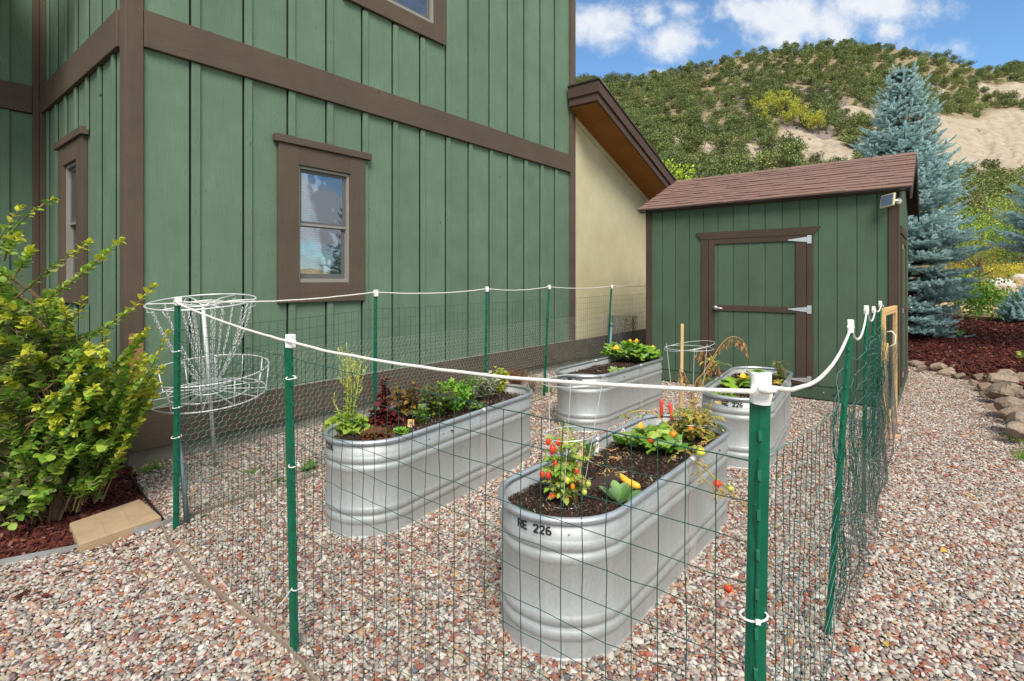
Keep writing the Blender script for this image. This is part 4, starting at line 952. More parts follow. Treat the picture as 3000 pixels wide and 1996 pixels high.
def lerp(a, b, t_): return a + (b - a) * t_
def panel(path, tops, name, mat, hsp=.0905, vsp=.0655, r=.00125, wob=.004, crumple=0.0, bot=.015, lt=None):
    "welded mesh hung along a ground path; tops = height of the top wire at each path point"
    segs = [(path[i], path[i + 1]) for i in range(len(path) - 1)]; ln = [(b - a).length for a, b in segs]; tot_ = sum(ln)
    def where(s):
        s = min(max(s, 0), tot_ - 1e-6); i = 0
        while s > ln[i]: s -= ln[i]; i += 1
        t_ = s / ln[i]; n_ = (segs[i][1] - segs[i][0]).normalized(); nn = Vector((-n_.y, n_.x, 0))
        return lerp(segs[i][0], segs[i][1], t_), nn, lerp(tops[i], tops[i + 1], t_) - math.sin(math.pi * t_) * .012, i, t_
    rows = int(max(tops) / hsp) + 1; cols = int(tot_ / vsp) + 1; vsp = tot_ / (cols - 1)
    rnd = random.Random(hash(name) % 99 + int(tot_ * 100)); ph = [rnd.uniform(0, 6.28) for _ in range(6)]
    def pt(c_, rr):
        s = c_ * vsp; g_, nn, top, i, t_ = where(s); f_ = 1 - rr / (rows - 1)
        z = bot + (top - bot) * f_
        b_ = math.sin(s * 2.1 + ph[0]) * .5 + math.sin(s * 5.3 + ph[1]) * .3
        o = wob * 3 * b_ * math.sin(f_ * 3.1) + crumple * (math.sin(s * 9 + ph[2] + f_ * 5) * .5 + math.sin(s * 23 + ph[3]) * .35 + math.sin(f_ * 17 + s * 4) * .3)
        z += crumple * .8 * math.sin(s * 13 + ph[4])
        return Vector((g_.x, g_.y, z)) + nn * o
    G_ = [[pt(c_, rr) + Vector((rnd.gauss(0, wob * .35), rnd.gauss(0, wob * .35), rnd.gauss(0, wob * .3))) for rr in range(rows)] for c_ in range(cols)]
    mb = MB(); mh = MB()
    for c_ in range(cols): mb.tube(G_[c_], r, 4, caps=False)
    for rr in range(rows): mh.tube([G_[c_][rr] for c_ in range(cols)], r if rr else r * 1.25, 4, caps=False)
    tag(mb.build(name, mat, fence, True), 'green welded wire mesh, upright wires', kind='stuff'); tag(mh.build(name, lt or mat, fence, True), 'green welded wire mesh, level wires', kind='stuff')
O = Vector((-.006, -.012, 0))
panel([A0 + O, B0 + O, C0 + O], [1.30, 1.272, 1.225], 'welded_mesh', M['wire'], wob=.005)
off = Vector((.014, -.012, 0))
panel([C0 + off, Dd + Vector((.02, -.02, 0))], [1.225, 1.02], 'welded_mesh', M['wire'], wob=.006, lt=M['wire_lt'], vsp=.098)
panel([Dd + Vector((.03, -.02, 0)), Dd + (E0 - Dd) * .25, E0 + off * 2, F0 + off * 2, G0 + off * 2], [1.02, 1.15, 1.17, 1.12, 1.14], 'welded_mesh', M['wire'], wob=.009, crumple=.035, lt=M['wire_lt'], vsp=.05)
panel([Dd + Vector((.06, -.02, 0)), E0 + off * 4, F0 + off * 4], [.85, 1.05, 1.08], 'welded_mesh', M['wire'], wob=.012, crumple=.05, vsp=.07, r=.0011)
A1 = A0 + Vector((.0, .02, 0))
panel([A1, H1 - Vector((0, .02, 0)), H2 - Vector((0, .02, 0)), H3 - Vector((0, .02, 0)), H4 - Vector((0, .02, 0)), P3(2.65, 10.35)], [1.28, 1.345, 1.345, 1.35, 1.35, 1.36], 'welded_mesh', M['wire'], wob=.004, vsp=.07)
# chicken wire
def hexnet(path, top0, top1, cell, mat, name, label, parent=None, r=.0008, wob=.006, cat=None, z0=.0):
    ln = [(path[i + 1] - path[i]).length for i in range(len(path) - 1)]; tot_ = sum(ln)
    def where(s):
        s = min(max(s, 0), tot_ - 1e-6); i = 0
        while s > ln[i]: s -= ln[i]; i += 1
        return lerp(path[i], path[i + 1], s / ln[i])
    w = cell; h = cell * 1.0; mb = MB(); nc_ = int(tot_ / w); nr = int(top0 / (h * .75)) + 1
    seg = set()
    for j in range(nr):
        for i in range(nc_):
            cx_ = (i + .5 * (j % 2)) * w; cz = j * h * .75
            hx = [(cx_, cz + h * .5), (cx_ + w * .5, cz + h * .25), (cx_ + w * .5, cz - h * .25), (cx_, cz - h * .5), (cx_ - w * .5, cz - h * .25), (cx_ - w * .5, cz + h * .25)]
            for k in range(6):
                a_, b_ = hx[k], hx[(k + 1) % 6]; ka = (round(a_[0] / w * 4), round(a_[1] / h * 8)); kb = (round(b_[0] / w * 4), round(b_[1] / h * 8)); seg.add((min(ka, kb), max(ka, kb)))
    for ka, kb in seg:
        pp = []
        for k in (ka, kb):
            s = k[0] * w / 4; z = k[1] * h / 8 * lerp(1, top1 / top0, min(s / tot_, 1)); q = where(s)
            if z < 0: z = 0
            pp.append(Vector((q.x + wob * math.sin(s * 6 + z * 9), q.y + wob * math.sin(s * 4.3 + z * 7 + 1), z0 + z + wob * .4 * math.sin(s * 40))))
        mb.tube(pp, r, 3, caps=False)
    ob = mb.build(name, mat, parent); tag(ob, label, cat, kind='stuff'); return ob
sft = Vector((-.03, .02, 0))
hexnet([A1 + sft, H1 + sft, H2 + sft, H3 + sft, H4 + sft, P3(2.55, 10.3)], 1.07, 1.02, .05, M['hexwire'], 'chicken_wire', 'grey chicken wire lining the lower fence along the house wall', cat='chicken wire', r=.0011)
hexnet([Dd + Vector((.09, 0, 0)), E0 + off * 5, F0 + off * 5, G0 + off * 5], .62, .95, .05, M['hexdark'], 'chicken_wire', 'dull chicken wire bunched along the fence beside the gravel path', cat='chicken wire', wob=.02)
hexnet([F0 + off * 7, G0 + off * 8], .95, .98, .03, M['hexdark'], 'chicken_wire', 'fine grey netting doubled up on the fence next to the wooden gate', cat='netting', wob=.025)
# rope strung over the posts
def rope(pts, sags, label, r=.0062):
    path = []
    for (a, b), s_ in zip(zip(pts[:-1], pts[1:]), sags):
        for k in range(20): t_ = k / 20; p = lerp(a, b, t_); path.append(p - Vector((0, 0, 4 * s_ * t_ * (1 - t_))) + Vector((0, 0, random.gauss(0, .0008))))
    path.append(pts[-1]); return path
def up(b, d, z): return Vector((b.x + d, b.y - .02, z))
ra = rope([up(H4, .09, 1.505) + Vector((1.08, 1.5, .0)), up(H4, .09, 1.51), up(H3, .06, 1.515), up(H2, .02, 1.505), up(H1, .0, 1.495), up(A0, .01, 1.462), up(B0, -.028, 1.345), C0 + Vector((.0, -.03, 1.372))], [.01, .03, .03, .03, .03, .015, .038], '')
rb = rope([C0 + Vector((.035, -.02, 1.378)), up(Dd, .09, 1.385), up(E0, .01, 1.40), up(F0, 0, 1.345), up(G0, .02, 1.36), P3(3.95, 5.62, 1.30)], [.085, .11, .09, .05, .0], '')
tag(MB().tube(ra, .0052, 8).build('rope', M['rope'], None, True), 'white rope strung over the posts from the near corner post round to the house side', 'rope')
tag(MB().tube(rb, .0058, 8).build('rope', M['rope'], None, True), 'white rope sagging from the near corner post back to the wooden gate', 'rope')
# grey plastic pipes against two posts
q0, q1 = gp(431, 1207), at(408, 1000, 3.42)
tag(MB().tube([q0 + Vector((0, 0, -.02)), lerp(q0, q1, .5) + Vector((.008, 0, 0)), q1], .0155, 12).build('pipe', M['pvc'], None, True), 'grey-blue plastic pipe leaning on the far left corner post', 'pipe')
tag(MB().tube([H4 + Vector((.03, -.04, 0)), H4 + Vector((.08, -.04, .84))], .02, 12).tube([H4 + Vector((.08, -.04, .84)), H4 + Vector((.082, -.04, .90))], .023, 10).build('pipe', M['pvc'], None, True), 'pale plastic pipe standing at the fence post by the house wing', 'pipe')
# roll of netting by the stucco wall
rl = MB(); c0 = P3(2.02, 9.7, 0)
for k in range(9):
    z = .02 + k * .11; rl.tube([(c0.x + (.24 + .05 * math.sin(k)) * math.cos(a), c0.y + .2 * math.sin(a), z + .05 * math.sin(a * 3 + k)) for a in [i * math.pi / 9 for i in range(18)]], .002, 3, closed=True)
for k in range(60):
    a = k * .105; rl.tube([(c0.x + (.24 + .04 * math.sin(z * 9 + k)) * math.cos(a + z * .8), c0.y + .2 * math.sin(a + z * .8), z) for z in [i * .12 for i in range(9)]], .0015, 3, caps=False)
for k in range(60):
    a = k * .105; rl.tube([(c0.x + (.22 + .04 * math.sin(z * 9 + k)) * math.cos(a - z * .9), c0.y + .18 * math.sin(a - z * .9), z) for z in [i * .12 for i in range(9)]], .0015, 3, caps=False)
tag(rl.build('wire_roll', M['hexdark'], None), 'rolled-up wire netting standing between the stucco wall and the shed', 'wire roll', kind=None)
# wooden gate
ga, gb = P3(3.96, 5.66, .03), P3(4.60, 6.36, .03); gl = (gb - ga).length; gt = empty('gate', ga, math.atan2(gb.y - ga.y, gb.x - ga.x), 'new pine-framed wire gate between the fence and the shed corner', 'gate')
for (x0, x1, z0, z1, n_) in ((0, .07, 0, 1.27, 'stile'), (gl - .07, gl, 0, 1.27, 'stile'), (.071, gl - .071, 1.19, 1.27, 'rail'), (.071, gl - .071, 0, .08, 'rail')): MB().box(x0, x1, -.02, .02, z0, z1, .003).build(n_, M['pine'], gt)
mb = MB()
for k in range(10): x_ = .08 + k * .08; mb.tube([(x_, -.022, .01), (x_ + .01, -.026, .6), (x_, -.022, 1.2)], .0013, 4)
for k in range(14): z = .05 + k * .09; mb.tube([(0, -.022, z), (gl, -.022, z + .01)], .0013, 4)
tag(mb.build('mesh_infill', M['wire'], gt), kind='stuff')
MB().tube([(.05, -.03, 1.02), (.05, -.07, 1.03), (.07, -.10, .99), (.07, -.10, .90), (.05, -.05, .86)], .007, 8).build('hook', M['white'], gt, True)
for k, (z) in enumerate((.04, .10, 1.2, 1.24)):
    for x_ in (.03, gl - .03): MB().ball((x_, -.021, z), (.005, .003, .005), 6, 4).build('screw', M['hinge'], gt)
tag(MB().box(-.03, .03, -.02, .02, -.02, .95, .004).build('stake', M['pine']), 'split pine stake tied to the last fence post before the gate', 'stake')
bpy.data.objects['stake'].location = (3.86, 5.50, 0); bpy.data.objects['stake'].rotation_euler = (0, R(3), .7)
for (x, y, lb) in ((2057, 975, 'tan step block directly under the open end of the gate'), (2050, 1010, 'tan step block lying nearer, just outside the gate')):
    p = gp(x - 14, y); tag(MB().box(-.13, .13, -.06, .06, 0, .04, .006).build('step_block', M['brick']), lb, 'paving block'); ob = bpy.data.objects[-1] if 0 else None
    o = [o for o in bpy.data.objects if o.name.startswith('step_block')][-1]; o.location = p + Vector((0, 0, .01)); o.rotation_euler = (0, 0, R(8))

# ================================================================ disc golf basket
bp = gp(496, 1076); bk = empty('disc_golf_basket', bp, 0, 'galvanised disc golf basket with hanging chains inside the left corner', 'disc golf basket')
tx, ty = .0, .0; bk.matrix_basis = Matrix.Translation(bp) @ Matrix.Rotation(R(7.5), 4, 'X') @ Matrix.Rotation(R(0), 4, 'Y') @ Matrix.Rotation(.3, 4, 'Z')
MB().tube([(0, 0, -.02), (tx, 0, 1.42)], .017, 12).build('pole', M['chrome'], bk, True)
def ringp(r_, z, n_=48, dx_=0.0): return [(dx_ + r_ * math.cos(2 * math.pi * i / n_), r_ * math.sin(2 * math.pi * i / n_), z) for i in range(n_)]
cx_ = tx * .98
MB().tube(ringp(.395, 1.44, dx_=cx_), .0072, 6, closed=True).build('top_ring', M['chrome'], bk, True)
MB().tube(ringp(.15, 1.425, 32, cx_), .0062, 6, closed=True).build('inner_ring', M['chrome'], bk, True)
for k in range(6):
    a = k * math.pi / 3
    MB().tube([(cx_ + .02 * math.cos(a), .02 * math.sin(a), 1.405), (cx_ + .2 * math.cos(a), .2 * math.sin(a), 1.435), (cx_ + .395 * math.cos(a), .395 * math.sin(a), 1.44), (cx_ + .39 * math.cos(a + .1), .39 * math.sin(a + .1), 1.38), (cx_ + .33 * math.cos(a + .06), .33 * math.sin(a + .06), 1.36)], .0062, 6).build('spoke', M['chrome'], bk, True)
cb = 0
MB().tube(ringp(.465, .865, 56, cb), .0072, 6, closed=True).build('basket_rim', M['chrome'], bk, True)
MB().tube(ringp(.43, .65, 56, cb), .0068, 6, closed=True).build('basket_ring', M['chrome'], bk, True)
MB().tube(ringp(.30, .675, 40, cb), .0062, 6, closed=True).build('basket_ring', M['chrome'], bk, True)
MB().tube(ringp(.12, .685, 24, cb), .0062, 6, closed=True).build('basket_ring', M['chrome'], bk, True)
for k in range(12):
    a = k * math.pi / 6 + .1; c_, s_ = math.cos(a), math.sin(a)
    MB().tube([(cb + .465 * c_, .465 * s_, .865), (cb + .43 * c_, .43 * s_, .65), (cb + .02 * c_, .02 * s_, .695)], .006, 6).build('basket_wire', M['chrome'], bk, True)
def link_mesh():
    n_ = 10; pts = []
    for i in range(n_):
        a = 2 * math.pi * i / n_; pts.append((.0075 * math.cos(a), 0, .0095 * math.sin(a) + (.0085 if math.sin(a) > 0 else -.0085)))
    return MB().tube(pts, .0028, 4, closed=True)
lkm = link_mesh(); lkv = np.array(lkm.v); lkf = lkm.f
def chain(p, q, sag):
    mb = MB(); p, q = Vector(p), Vector(q); L_ = (q - p).length * 1.04; n_ = int(L_ / .029)
    for i in range(n_):
        t_ = (i + .5) / n_; c_ = lerp(p, q, t_) + Vector((-(q.x + p.x) / 2 + cx_, -(q.y + p.y) / 2, 0)) * sag * 4 * t_ * (1 - t_)
        t2 = t_ + .01; c2 = lerp(p, q, t2) + Vector((-(q.x + p.x) / 2 + cx_, -(q.y + p.y) / 2, 0)) * sag * 4 * t2 * (1 - t2)
        m_ = (c2 - c_).normalized().to_track_quat('Z', 'X').to_matrix().to_4x4(); m_ = Matrix.Translation(c_) @ m_ @ Matrix.Rotation(math.pi / 2 * (i % 2), 4, 'Z')
        mm = np.array(m_); v = lkv @ mm[:3, :3].T + mm[:3, 3]; mb.add(v.tolist(), lkf)
    mb.build('chain', M['chrome'], bk, True)
for k in range(12):
    a = k * math.pi / 6 + .05; chain((cx_ + .36 * math.cos(a), .36 * math.sin(a), 1.40), (cb + .05 * math.cos(a), .05 * math.sin(a), .73), -.18)
for k in range(6):
    a = k * math.pi / 3 + .3; chain((cx_ + .15 * math.cos(a), .15 * math.sin(a), 1.41), (cb + .03 * math.cos(a), .03 * math.sin(a), .75), -.1)

# ================================================================ edging, paver, pipes on the ground
def strip(path, w, z0, z1, name, mat, label, cat):
    mb = MB(); n_ = len(path); vs = []
    for i, p in enumerate(path):
        t_ = (path[min(i + 1, n_ - 1)] - path[max(i - 1, 0)]).normalized(); nn = Vector((-t_.y, t_.x, 0)) * w / 2
        for s_, z in ((-1, z0), (1, z0), (1, z1), (-1, z1)): vs.append((p.x + nn.x * s_, p.y + nn.y * s_, z + (.004 * math.sin(i * 1.7) if z == z1 else 0)))
    fs = [(0, 1, 2, 3), tuple(4 * (n_ - 1) + k for k in (3, 2, 1, 0))]
    for i in range(n_ - 1):
        for k in range(4): fs.append((4 * i + k, 4 * (i + 1) + k, 4 * (i + 1) + (k + 1) % 4, 4 * i + (k + 1) % 4))
    return tag(mb.add(vs, fs).build(name, mat), label, cat)
def smooth(pts, k=6):
    out = []
    for i in range(len(pts) - 1):
        p0, p1, p2, p3 = pts[max(i - 1, 0)], pts[i], pts[i + 1], pts[min(i + 2, len(pts) - 1)]
        for j in range(k):
            u_ = j / k; out.append(.5 * ((2 * p1) + (p2 - p0) * u_ + (2 * p0 - 5 * p1 + 4 * p2 - p3) * u_ ** 2 + (3 * p1 - p0 - 3 * p2 + p3) * u_ ** 3))
    out.append(pts[-1]); return out
strip(smooth([gp(x, y) for x, y in ((370, 1214), (395, 1262), (440, 1318), (482, 1358), (560, 1420), (620, 1462), (680, 1520), (740, 1600), (800, 1690))]), .009, -.02, .034, 'edging_strip', M['timber'], 'weathered thin edging strip curving through the gravel to the front', 'edging')
e1 = strip([gp(-300, 1400), gp(-100, 1335), gp(0, 1305), gp(180, 1268), gp(372, 1216), gp(398, 1206)], .007, -.02, .042, 'edging_strip', M['steel_edge'], 'pale metal edging between the bark bed and the gravel', 'edging')
strip([gp(x, y) for x, y in ((425, 1198), (520, 1165), (640, 1128), (740, 1092), (830, 1060))] + [P3(-.3, 6.05), P3(1.5, 8.7)], .02, -.02, .03, 'edging_strip', M['timber'], 'weathered timber edging along the foot of the fence by the house', 'edging')
strip([gp(376, 1206), gp(327, 1146), gp(298, 1098)], .008, -.02, .04, 'edging_strip', M['drip'], 'black edging between the shrub bed and the gravel by the house corner', 'edging')
pv = [gp(160, 1206, .06), gp(322, 1150, .06), gp(371, 1190, .06), gp(183, 1254, .06)]
c_ = sum(pv, Vector()) / 4; ps = empty('paver', (c_.x, c_.y, .0), 0, 'rectangular tan stepping stone tilted on the edge of the bark bed', 'paver')
mb = MB(); vs = []
for z, k in ((.0, 1.0), (.058, 1.0), (.066, .975)):
    for p in pv: vs.append(((p.x - c_.x) * k, (p.y - c_.y) * k, z))
fs = [(8, 9, 10, 11), (3, 2, 1, 0)]
for l_ in (0, 4):
    for k in range(4): fs.append((l_ + k, l_ + (k + 1) % 4, l_ + 4 + (k + 1) % 4, l_ + 4 + k))
mb.add(vs, fs[::1]).build('slab', M['paver'], ps)
gm = MB(); q = [p - c_ for p in pv]
for (a, b) in (((.30, 0), (.34, .45)), ((.34, .45), (.66, .5)), ((.66, .5), (.62, 1)), ((.34, .45), (.30, 1)), ((.66, .5), (.72, 0)), ((0, .5), (.34, .45)), ((.66, .5), (1, .42))):
    f2 = lambda u_, v_: lerp(lerp(q[0], q[1], u_), lerp(q[3], q[2], u_), v_) * .97
    a3, b3 = f2(*a), f2(*b); a3.z = b3.z = .0665; gm.tube([a3, b3], .0014, 4)
gm.build('joint_line', simple('paver_joint', lin(160, 136, 102), .95, var=.1), ps)
tag(MB().tube([gp(560, 1105, .01), gp(640, 1096, .012), gp(735, 1090, .01)], .002, 4).tube([gp(545, 1130, .01), gp(600, 1108, .01), gp(690, 1096, .01)], .002, 4).build('loose_wire', M['steel_edge']), 'loose pale wires lying on the gravel under the disc golf basket', 'wire')
# ================================================================ leaves as real faces
def tri(fs):
    out = []
    for f_ in fs:
        for i in range(1, len(f_) - 1): out.append((f_[0], f_[i], f_[i + 1]))
    return np.array(out, dtype=np.int32)
SH = {}
def leafshape(key, prof, fold=.18, curl=.15, wave=0.0, stalk=0.0):
    "leaf along +x, 1 long: prof = [(x, halfwidth)]"
    v = []; n_ = len(prof)
    for i, (x, w) in enumerate(prof):
        z = -curl * x * x; wv = wave * (1 if i % 2 else -1)
        v += [(x, w, z + fold * w + wv * (w > .02)), (x, 0, z), (x, -w, z + fold * w - wv * (w > .02))]
    f_ = []
    for i in range(n_ - 1):
        b = 3 * i; f_ += [(b, b + 1, b + 4, b + 3), (b + 1, b + 2, b + 5, b + 4)]
    SH[key] = (np.array(v), tri(f_))
leafshape('ovate', [(0, .02), (.2, .24), (.45, .34), (.75, .2), (1, .0)], .35, .2)
leafshape('round', [(0, .05), (.15, .27), (.4, .42), (.7, .4), (.92, .22), (1, .05)], .25, .2)
leafshape('paddle', [(0, .05), (.2, .09), (.4, .22), (.6, .33), (.8, .31), (.95, .16), (1, .04)], .35, -.18)
leafshape('narrow', [(0, .02), (.3, .12), (.6, .1), (1, .0)], .3, .25)
leafshape('strap', [(0, .05), (.25, .05), (.5, .045), (.75, .03), (1, .0)], .5, .35)
leafshape('frilly', [(0, .06), (.15, .24), (.3, .34), (.45, .46), (.6, .44), (.75, .5), (.9, .36), (1, .12)], .25, .25, .10)
leafshape('tiny', [(0, .0), (.45, .32), (1, .0)], .3, .1)
def lobed(key, n_lobe=5, depth=.42, seed=1):
    r = np.random.default_rng(seed); v = [(0, 0, 0)]; m_ = n_lobe * 6
    for i in range(m_ + 1):
        a = -2.75 + 5.5 * i / m_; ph_ = (i / m_ * n_lobe) % 1.0
        k = 1 - depth * (abs(ph_ - .5) * 2) ** 1.3 + r.uniform(-.07, .07) + .05 * (i % 2); lead = .62 + .38 * math.cos(a / 2)
        x, y = k * lead * math.cos(a), k * lead * math.sin(a); v.append((x * .62 + .0, y * .62, .06 * math.sin(i * 1.9) - .16 * k * k * abs(math.sin(a)) + .05 * math.cos(a * n_lobe)))
    mid = [(p[0] * .5, p[1] * .5, p[2] * .5 + .045) for p in v[1:]]
    V_ = v[:1] + mid + v[1:]; f_ = []; n_ = m_ + 1
    for i in range(n_ - 1): f_.append((0, 1 + i, 2 + i)); f_.append((1 + i, 1 + n_ + i, 2 + n_ + i, 2 + i))
    SH[key] = (np.array(V_), tri(f_))
lobed('squash', 5, .40, 1); lobed('squash2', 5, .3, 4); lobed('parsley', 5, .6, 3)
def rotm(dirv, roll=0.0, upv=Vector((0, 0, 1))):
    x = Vector(dirv).normalized(); y = upv.cross(x)
    if y.length < .05: y = Vector((0, 1, 0)).cross(x)
    y.normalize(); z = x.cross(y); m_ = Matrix((x, y, z)).transposed()
    return m_ @ Matrix.Rotation(roll, 3, 'X')
class Foliage:
    def __init__(s): s.items = []
    def leaf(s, p, d, size, key, mat, roll=0.0, wid=1.0):
        s.items.append((Vector(p), rotm(d, roll), size, key, mat, wid))
    def build(s, parent, singles=0, name='leaf', bulk='foliage'):
        items = sorted(s.items, key=lambda it: ((parent.location + it[0]) - camo.location).length - it[2] * 8) if singles else s.items
        cache = {}
        for it in items[:singles]:
            k = (it[3], it[4].name)
            if k not in cache: V_, F_ = SH[it[3]]; cache[k] = npmesh(name, V_, F_, it[4], True)
            m_ = Matrix.Translation(it[0]) @ (it[1] @ Matrix.Diagonal((it[2], it[2] * it[5], it[2]))).to_4x4()
            link(name, cache[k], parent, m_)
        rest = items[singles:]
        if rest:
            mats = []; VV = []; FF = []; MI = []; b = 0
            for (p, r_, sz, key, mat, wid) in rest:
                V_, F_ = SH[key]; A = np.array(r_) @ np.diag([sz, sz * wid, sz]); VV.append(V_ @ A.T + np.array(p)); FF.append(F_ + b); b += len(V_)
                if mat not in mats: mats.append(mat)
                MI.append(np.full(len(F_), mats.index(mat)))
            tag(link(bulk, npmesh(bulk, np.vstack(VV), np.vstack(FF), mats, True, np.concatenate(MI)), parent), kind='stuff')
def rv(s=1.0): return Vector((random.gauss(0, s), random.gauss(0, s), random.gauss(0, s)))

# ================================================================ hillside
SKU = [-1.2, -.6, -.2, .12, .2, .29, .34, .38, .43, .48, .55, .60, .63, .72, .76, .84, .89, .966, 1.3, 1.8]
SKV = [.22, .28, .33, .372, .376, .388, .397, .406, .424, .432, .434, .439, .442, .438, .427, .411, .396, .405, .38, .30]
def hill_z(u, w):
    v = np.interp(u, SKU, SKV); Y = 60 + 200 * w; ve = .02 + (v - .02) * np.clip(w, 0, 1) ** .78
    z = EYE + Y * ve + 1.6 * np.sin(u * Y * .11 + 1) * np.sin(Y * .09) * np.clip(w * 3, 0, 1) * np.clip((1 - w) * 3 + .15, 0, 1) - np.clip(w - 1, 0, 1) * 60
    return z
us = np.linspace(-1.3, 1.9, 641); ws = np.concatenate([np.linspace(-.03, 1, 180), [1.05, 1.2]])
UU, WW = np.meshgrid(us, ws); YY = 60 + 200 * WW; ZZ = hill_z(UU, WW); ZZ[WW < 0] = 1.0
def hpt(u, w): Y = 60 + 200 * w; return Vector((u * Y, Y, float(hill_z(u, w))))
def pix(u, w): Y = 60 + 200 * w; return PX0 + FPX * u, PY0 - FPX * (hill_z(u, w) - EYE) / Y
# bare patches (as seen from the yard): centre, radii, tilt, kind
SAND = [(2255, 335, 95, 52, .25), (2345, 330, 100, 70, .1), (2190, 300, 50, 26, .3), (1862, 338, 62, 26, .35), (1910, 352, 55, 26, .2), (1990, 268, 48, 16, .25), (2020, 285, 40, 12, .3), (2345, 215, 48, 20, .1),
        (2270, 205, 28, 10, .3), (2160, 215, 30, 8, .2), (1300, 300, 10, 5, 0), (1730, 350, 30, 14, .3), (1625, 350, 28, 16, .2), (1560, 330, 20, 12, .3), (2200, 375, 70, 24, .1)]
GREY = [(2120, 196, 48, 17, .2), (1925, 240, 40, 34, .8), (1830, 290, 34, 22, .4), (1880, 300, 40, 24, .3), (1640, 300, 26, 14, .4), (1700, 235, 24, 10, .3), (1860, 215, 30, 12, .3), (1590, 395, 50, 16, .1), (1770, 330, 44, 16, .3)]
def patch(px, py, LST):
    m_ = np.zeros_like(px)
    for (cx, cy, rx, ry, tl) in LST:
        ax = (px - cx); ay = (py - cy) - ax * tl; d = np.sqrt((ax / rx) ** 2 + (ay / ry) ** 2); m_ = np.maximum(m_, np.clip(1.35 - d, 0, 1))
    return m_
PX_, PY_ = pix(UU, WW); ss = patch(PX_, PY_, SAND); gg = patch(PX_, PY_, GREY)
ZZ += np.clip(ss * 2, 0, 1) * 1.1 * np.abs(np.sin(UU * 62 + 3.2 * np.sin(WW * 7 + UU * 9)) * np.sin(UU * 23 + WW * 5)) + np.clip(ss * 2, 0, 1) * .5 * np.abs(np.sin(UU * 150 + 4 * np.sin(WW * 11 + UU * 5)))
V_ = np.c_[(UU * YY).ravel(), YY.ravel(), ZZ.ravel()]; nx2 = len(us); jj = np.arange((len(ws) - 1) * nx2).reshape(-1, nx2)[:, :-1].ravel()
t = NT('hillside_earth'); o = t.co('Object')
nz = t.noise(o, .12, 8, .65); nf = t.noise(o, .9, 6, .7)
def at2(n): x = t.n('ShaderNodeAttribute'); x.attribute_name = n; return x.outputs['Fac']
scrub = t.ramp(nf, [(.3, lin(112, 100, 78)), (.5, lin(146, 130, 100)), (.7, lin(180, 162, 128))])
sand = t.ramp(t.noise(o, .35, 8, .7), [(.3, lin(150, 134, 114)), (.5, lin(176, 160, 138)), (.7, lin(192, 180, 160))])
grey = t.ramp(nf, [(.3, lin(92, 82, 78)), (.5, lin(136, 122, 114)), (.7, lin(168, 148, 132))])
s_ = t.m('ADD', at2('sand'), t.m('MULTIPLY', t.m('SUBTRACT', nz, .5), .9)); g_ = t.m('ADD', at2('scree'), t.m('MULTIPLY', t.m('SUBTRACT', nz, .5), .9))
c = t.mix(t.rng(g_, .2, .4, 0, 1, True), scrub, grey); c = t.mix(t.rng(s_, .2, .38, 0, 1, True), c, sand); t.base(c); t.rough(1)
t.nrm(t.bump(t.noise(o, .5, 8, .7), 1, .9)); 
tag(link('hillside', npmesh('hillside', V_, np.c_[jj, jj + 1, jj + nx2 + 1, jj + nx2], t.mat, True, attrs={'sand': ss.ravel(), 'scree': gg.ravel()})), 'scrub-covered hillside with bare sandy slopes behind the shed', 'hill', kind='structure')

def crown(seed, n_, lumps, leaf, squash=1.0, keys=('tiny',), mats=('juniper',), inner=.35):
    r = np.random.default_rng(seed); VV = []; FF = []; MI = []; b = 0; V0, F0 = SH[keys[0]]; lw = np.array([l_[3] ** 2 for l_ in lumps]); lw = lw / lw.sum()
    for i in range(n_):
        l_ = lumps[r.choice(len(lumps), p=lw)]; d = r.normal(size=3); d /= np.linalg.norm(d); k = r.uniform(inner, 1.0) ** .6 * (1 + r.normal() * .09)
        p = np.array(l_[:3]) + d * l_[3] * k * np.array([1, 1, squash]); dd_ = Vector(d + r.normal(size=3) * .6 + np.array([0, 0, .25])); s = leaf * r.uniform(.6, 1.4)
        A = np.array(rotm(dd_, r.uniform(-1.5, 1.5))) * s; VV.append(V0 @ A.T + p); FF.append(F0 + b); b += len(V0); MI.append(np.full(len(F0), r.integers(0, len(mats))))
    return npmesh('crown', np.vstack(VV), np.vstack(FF), [L[m_] for m_ in mats], False, np.concatenate(MI))
def lumps_for(seed, h, w, n_=9):
    r = np.random.default_rng(seed); out = []
    for i in range(n_):
        a = r.uniform(0, 6.28); rr = r.uniform(.0, .5) * w; z = r.uniform(.28, .8) * h; out.append((rr * math.cos(a), rr * math.sin(a), z, r.uniform(.22, .36) * w * (1.15 - .5 * z / h)))
    return out
TRC = []
for k in range(6):
    h = 1.0; w = [1.0, .85, 1.15, .75, 1.05, .9][k]; me = crown(40 + k, 900, lumps_for(k, h, w * .95, 11), .085, 1.0, ('tiny',), mats=('juniper',) if k % 2 else ('juniper2', 'juniper')); TRC.append(me)
trunk_me = MB().tube([(0, 0, -.1), (.03, 0, .2), (-.02, .02, .5)], [.045, .035, .015], 6).mesh('trunk', M['bark2'])
asp = [crown(60 + k, 560, lumps_for(60 + k, 1.1, .62, 8), .06, mats=('aspen',)) for k in range(2)]
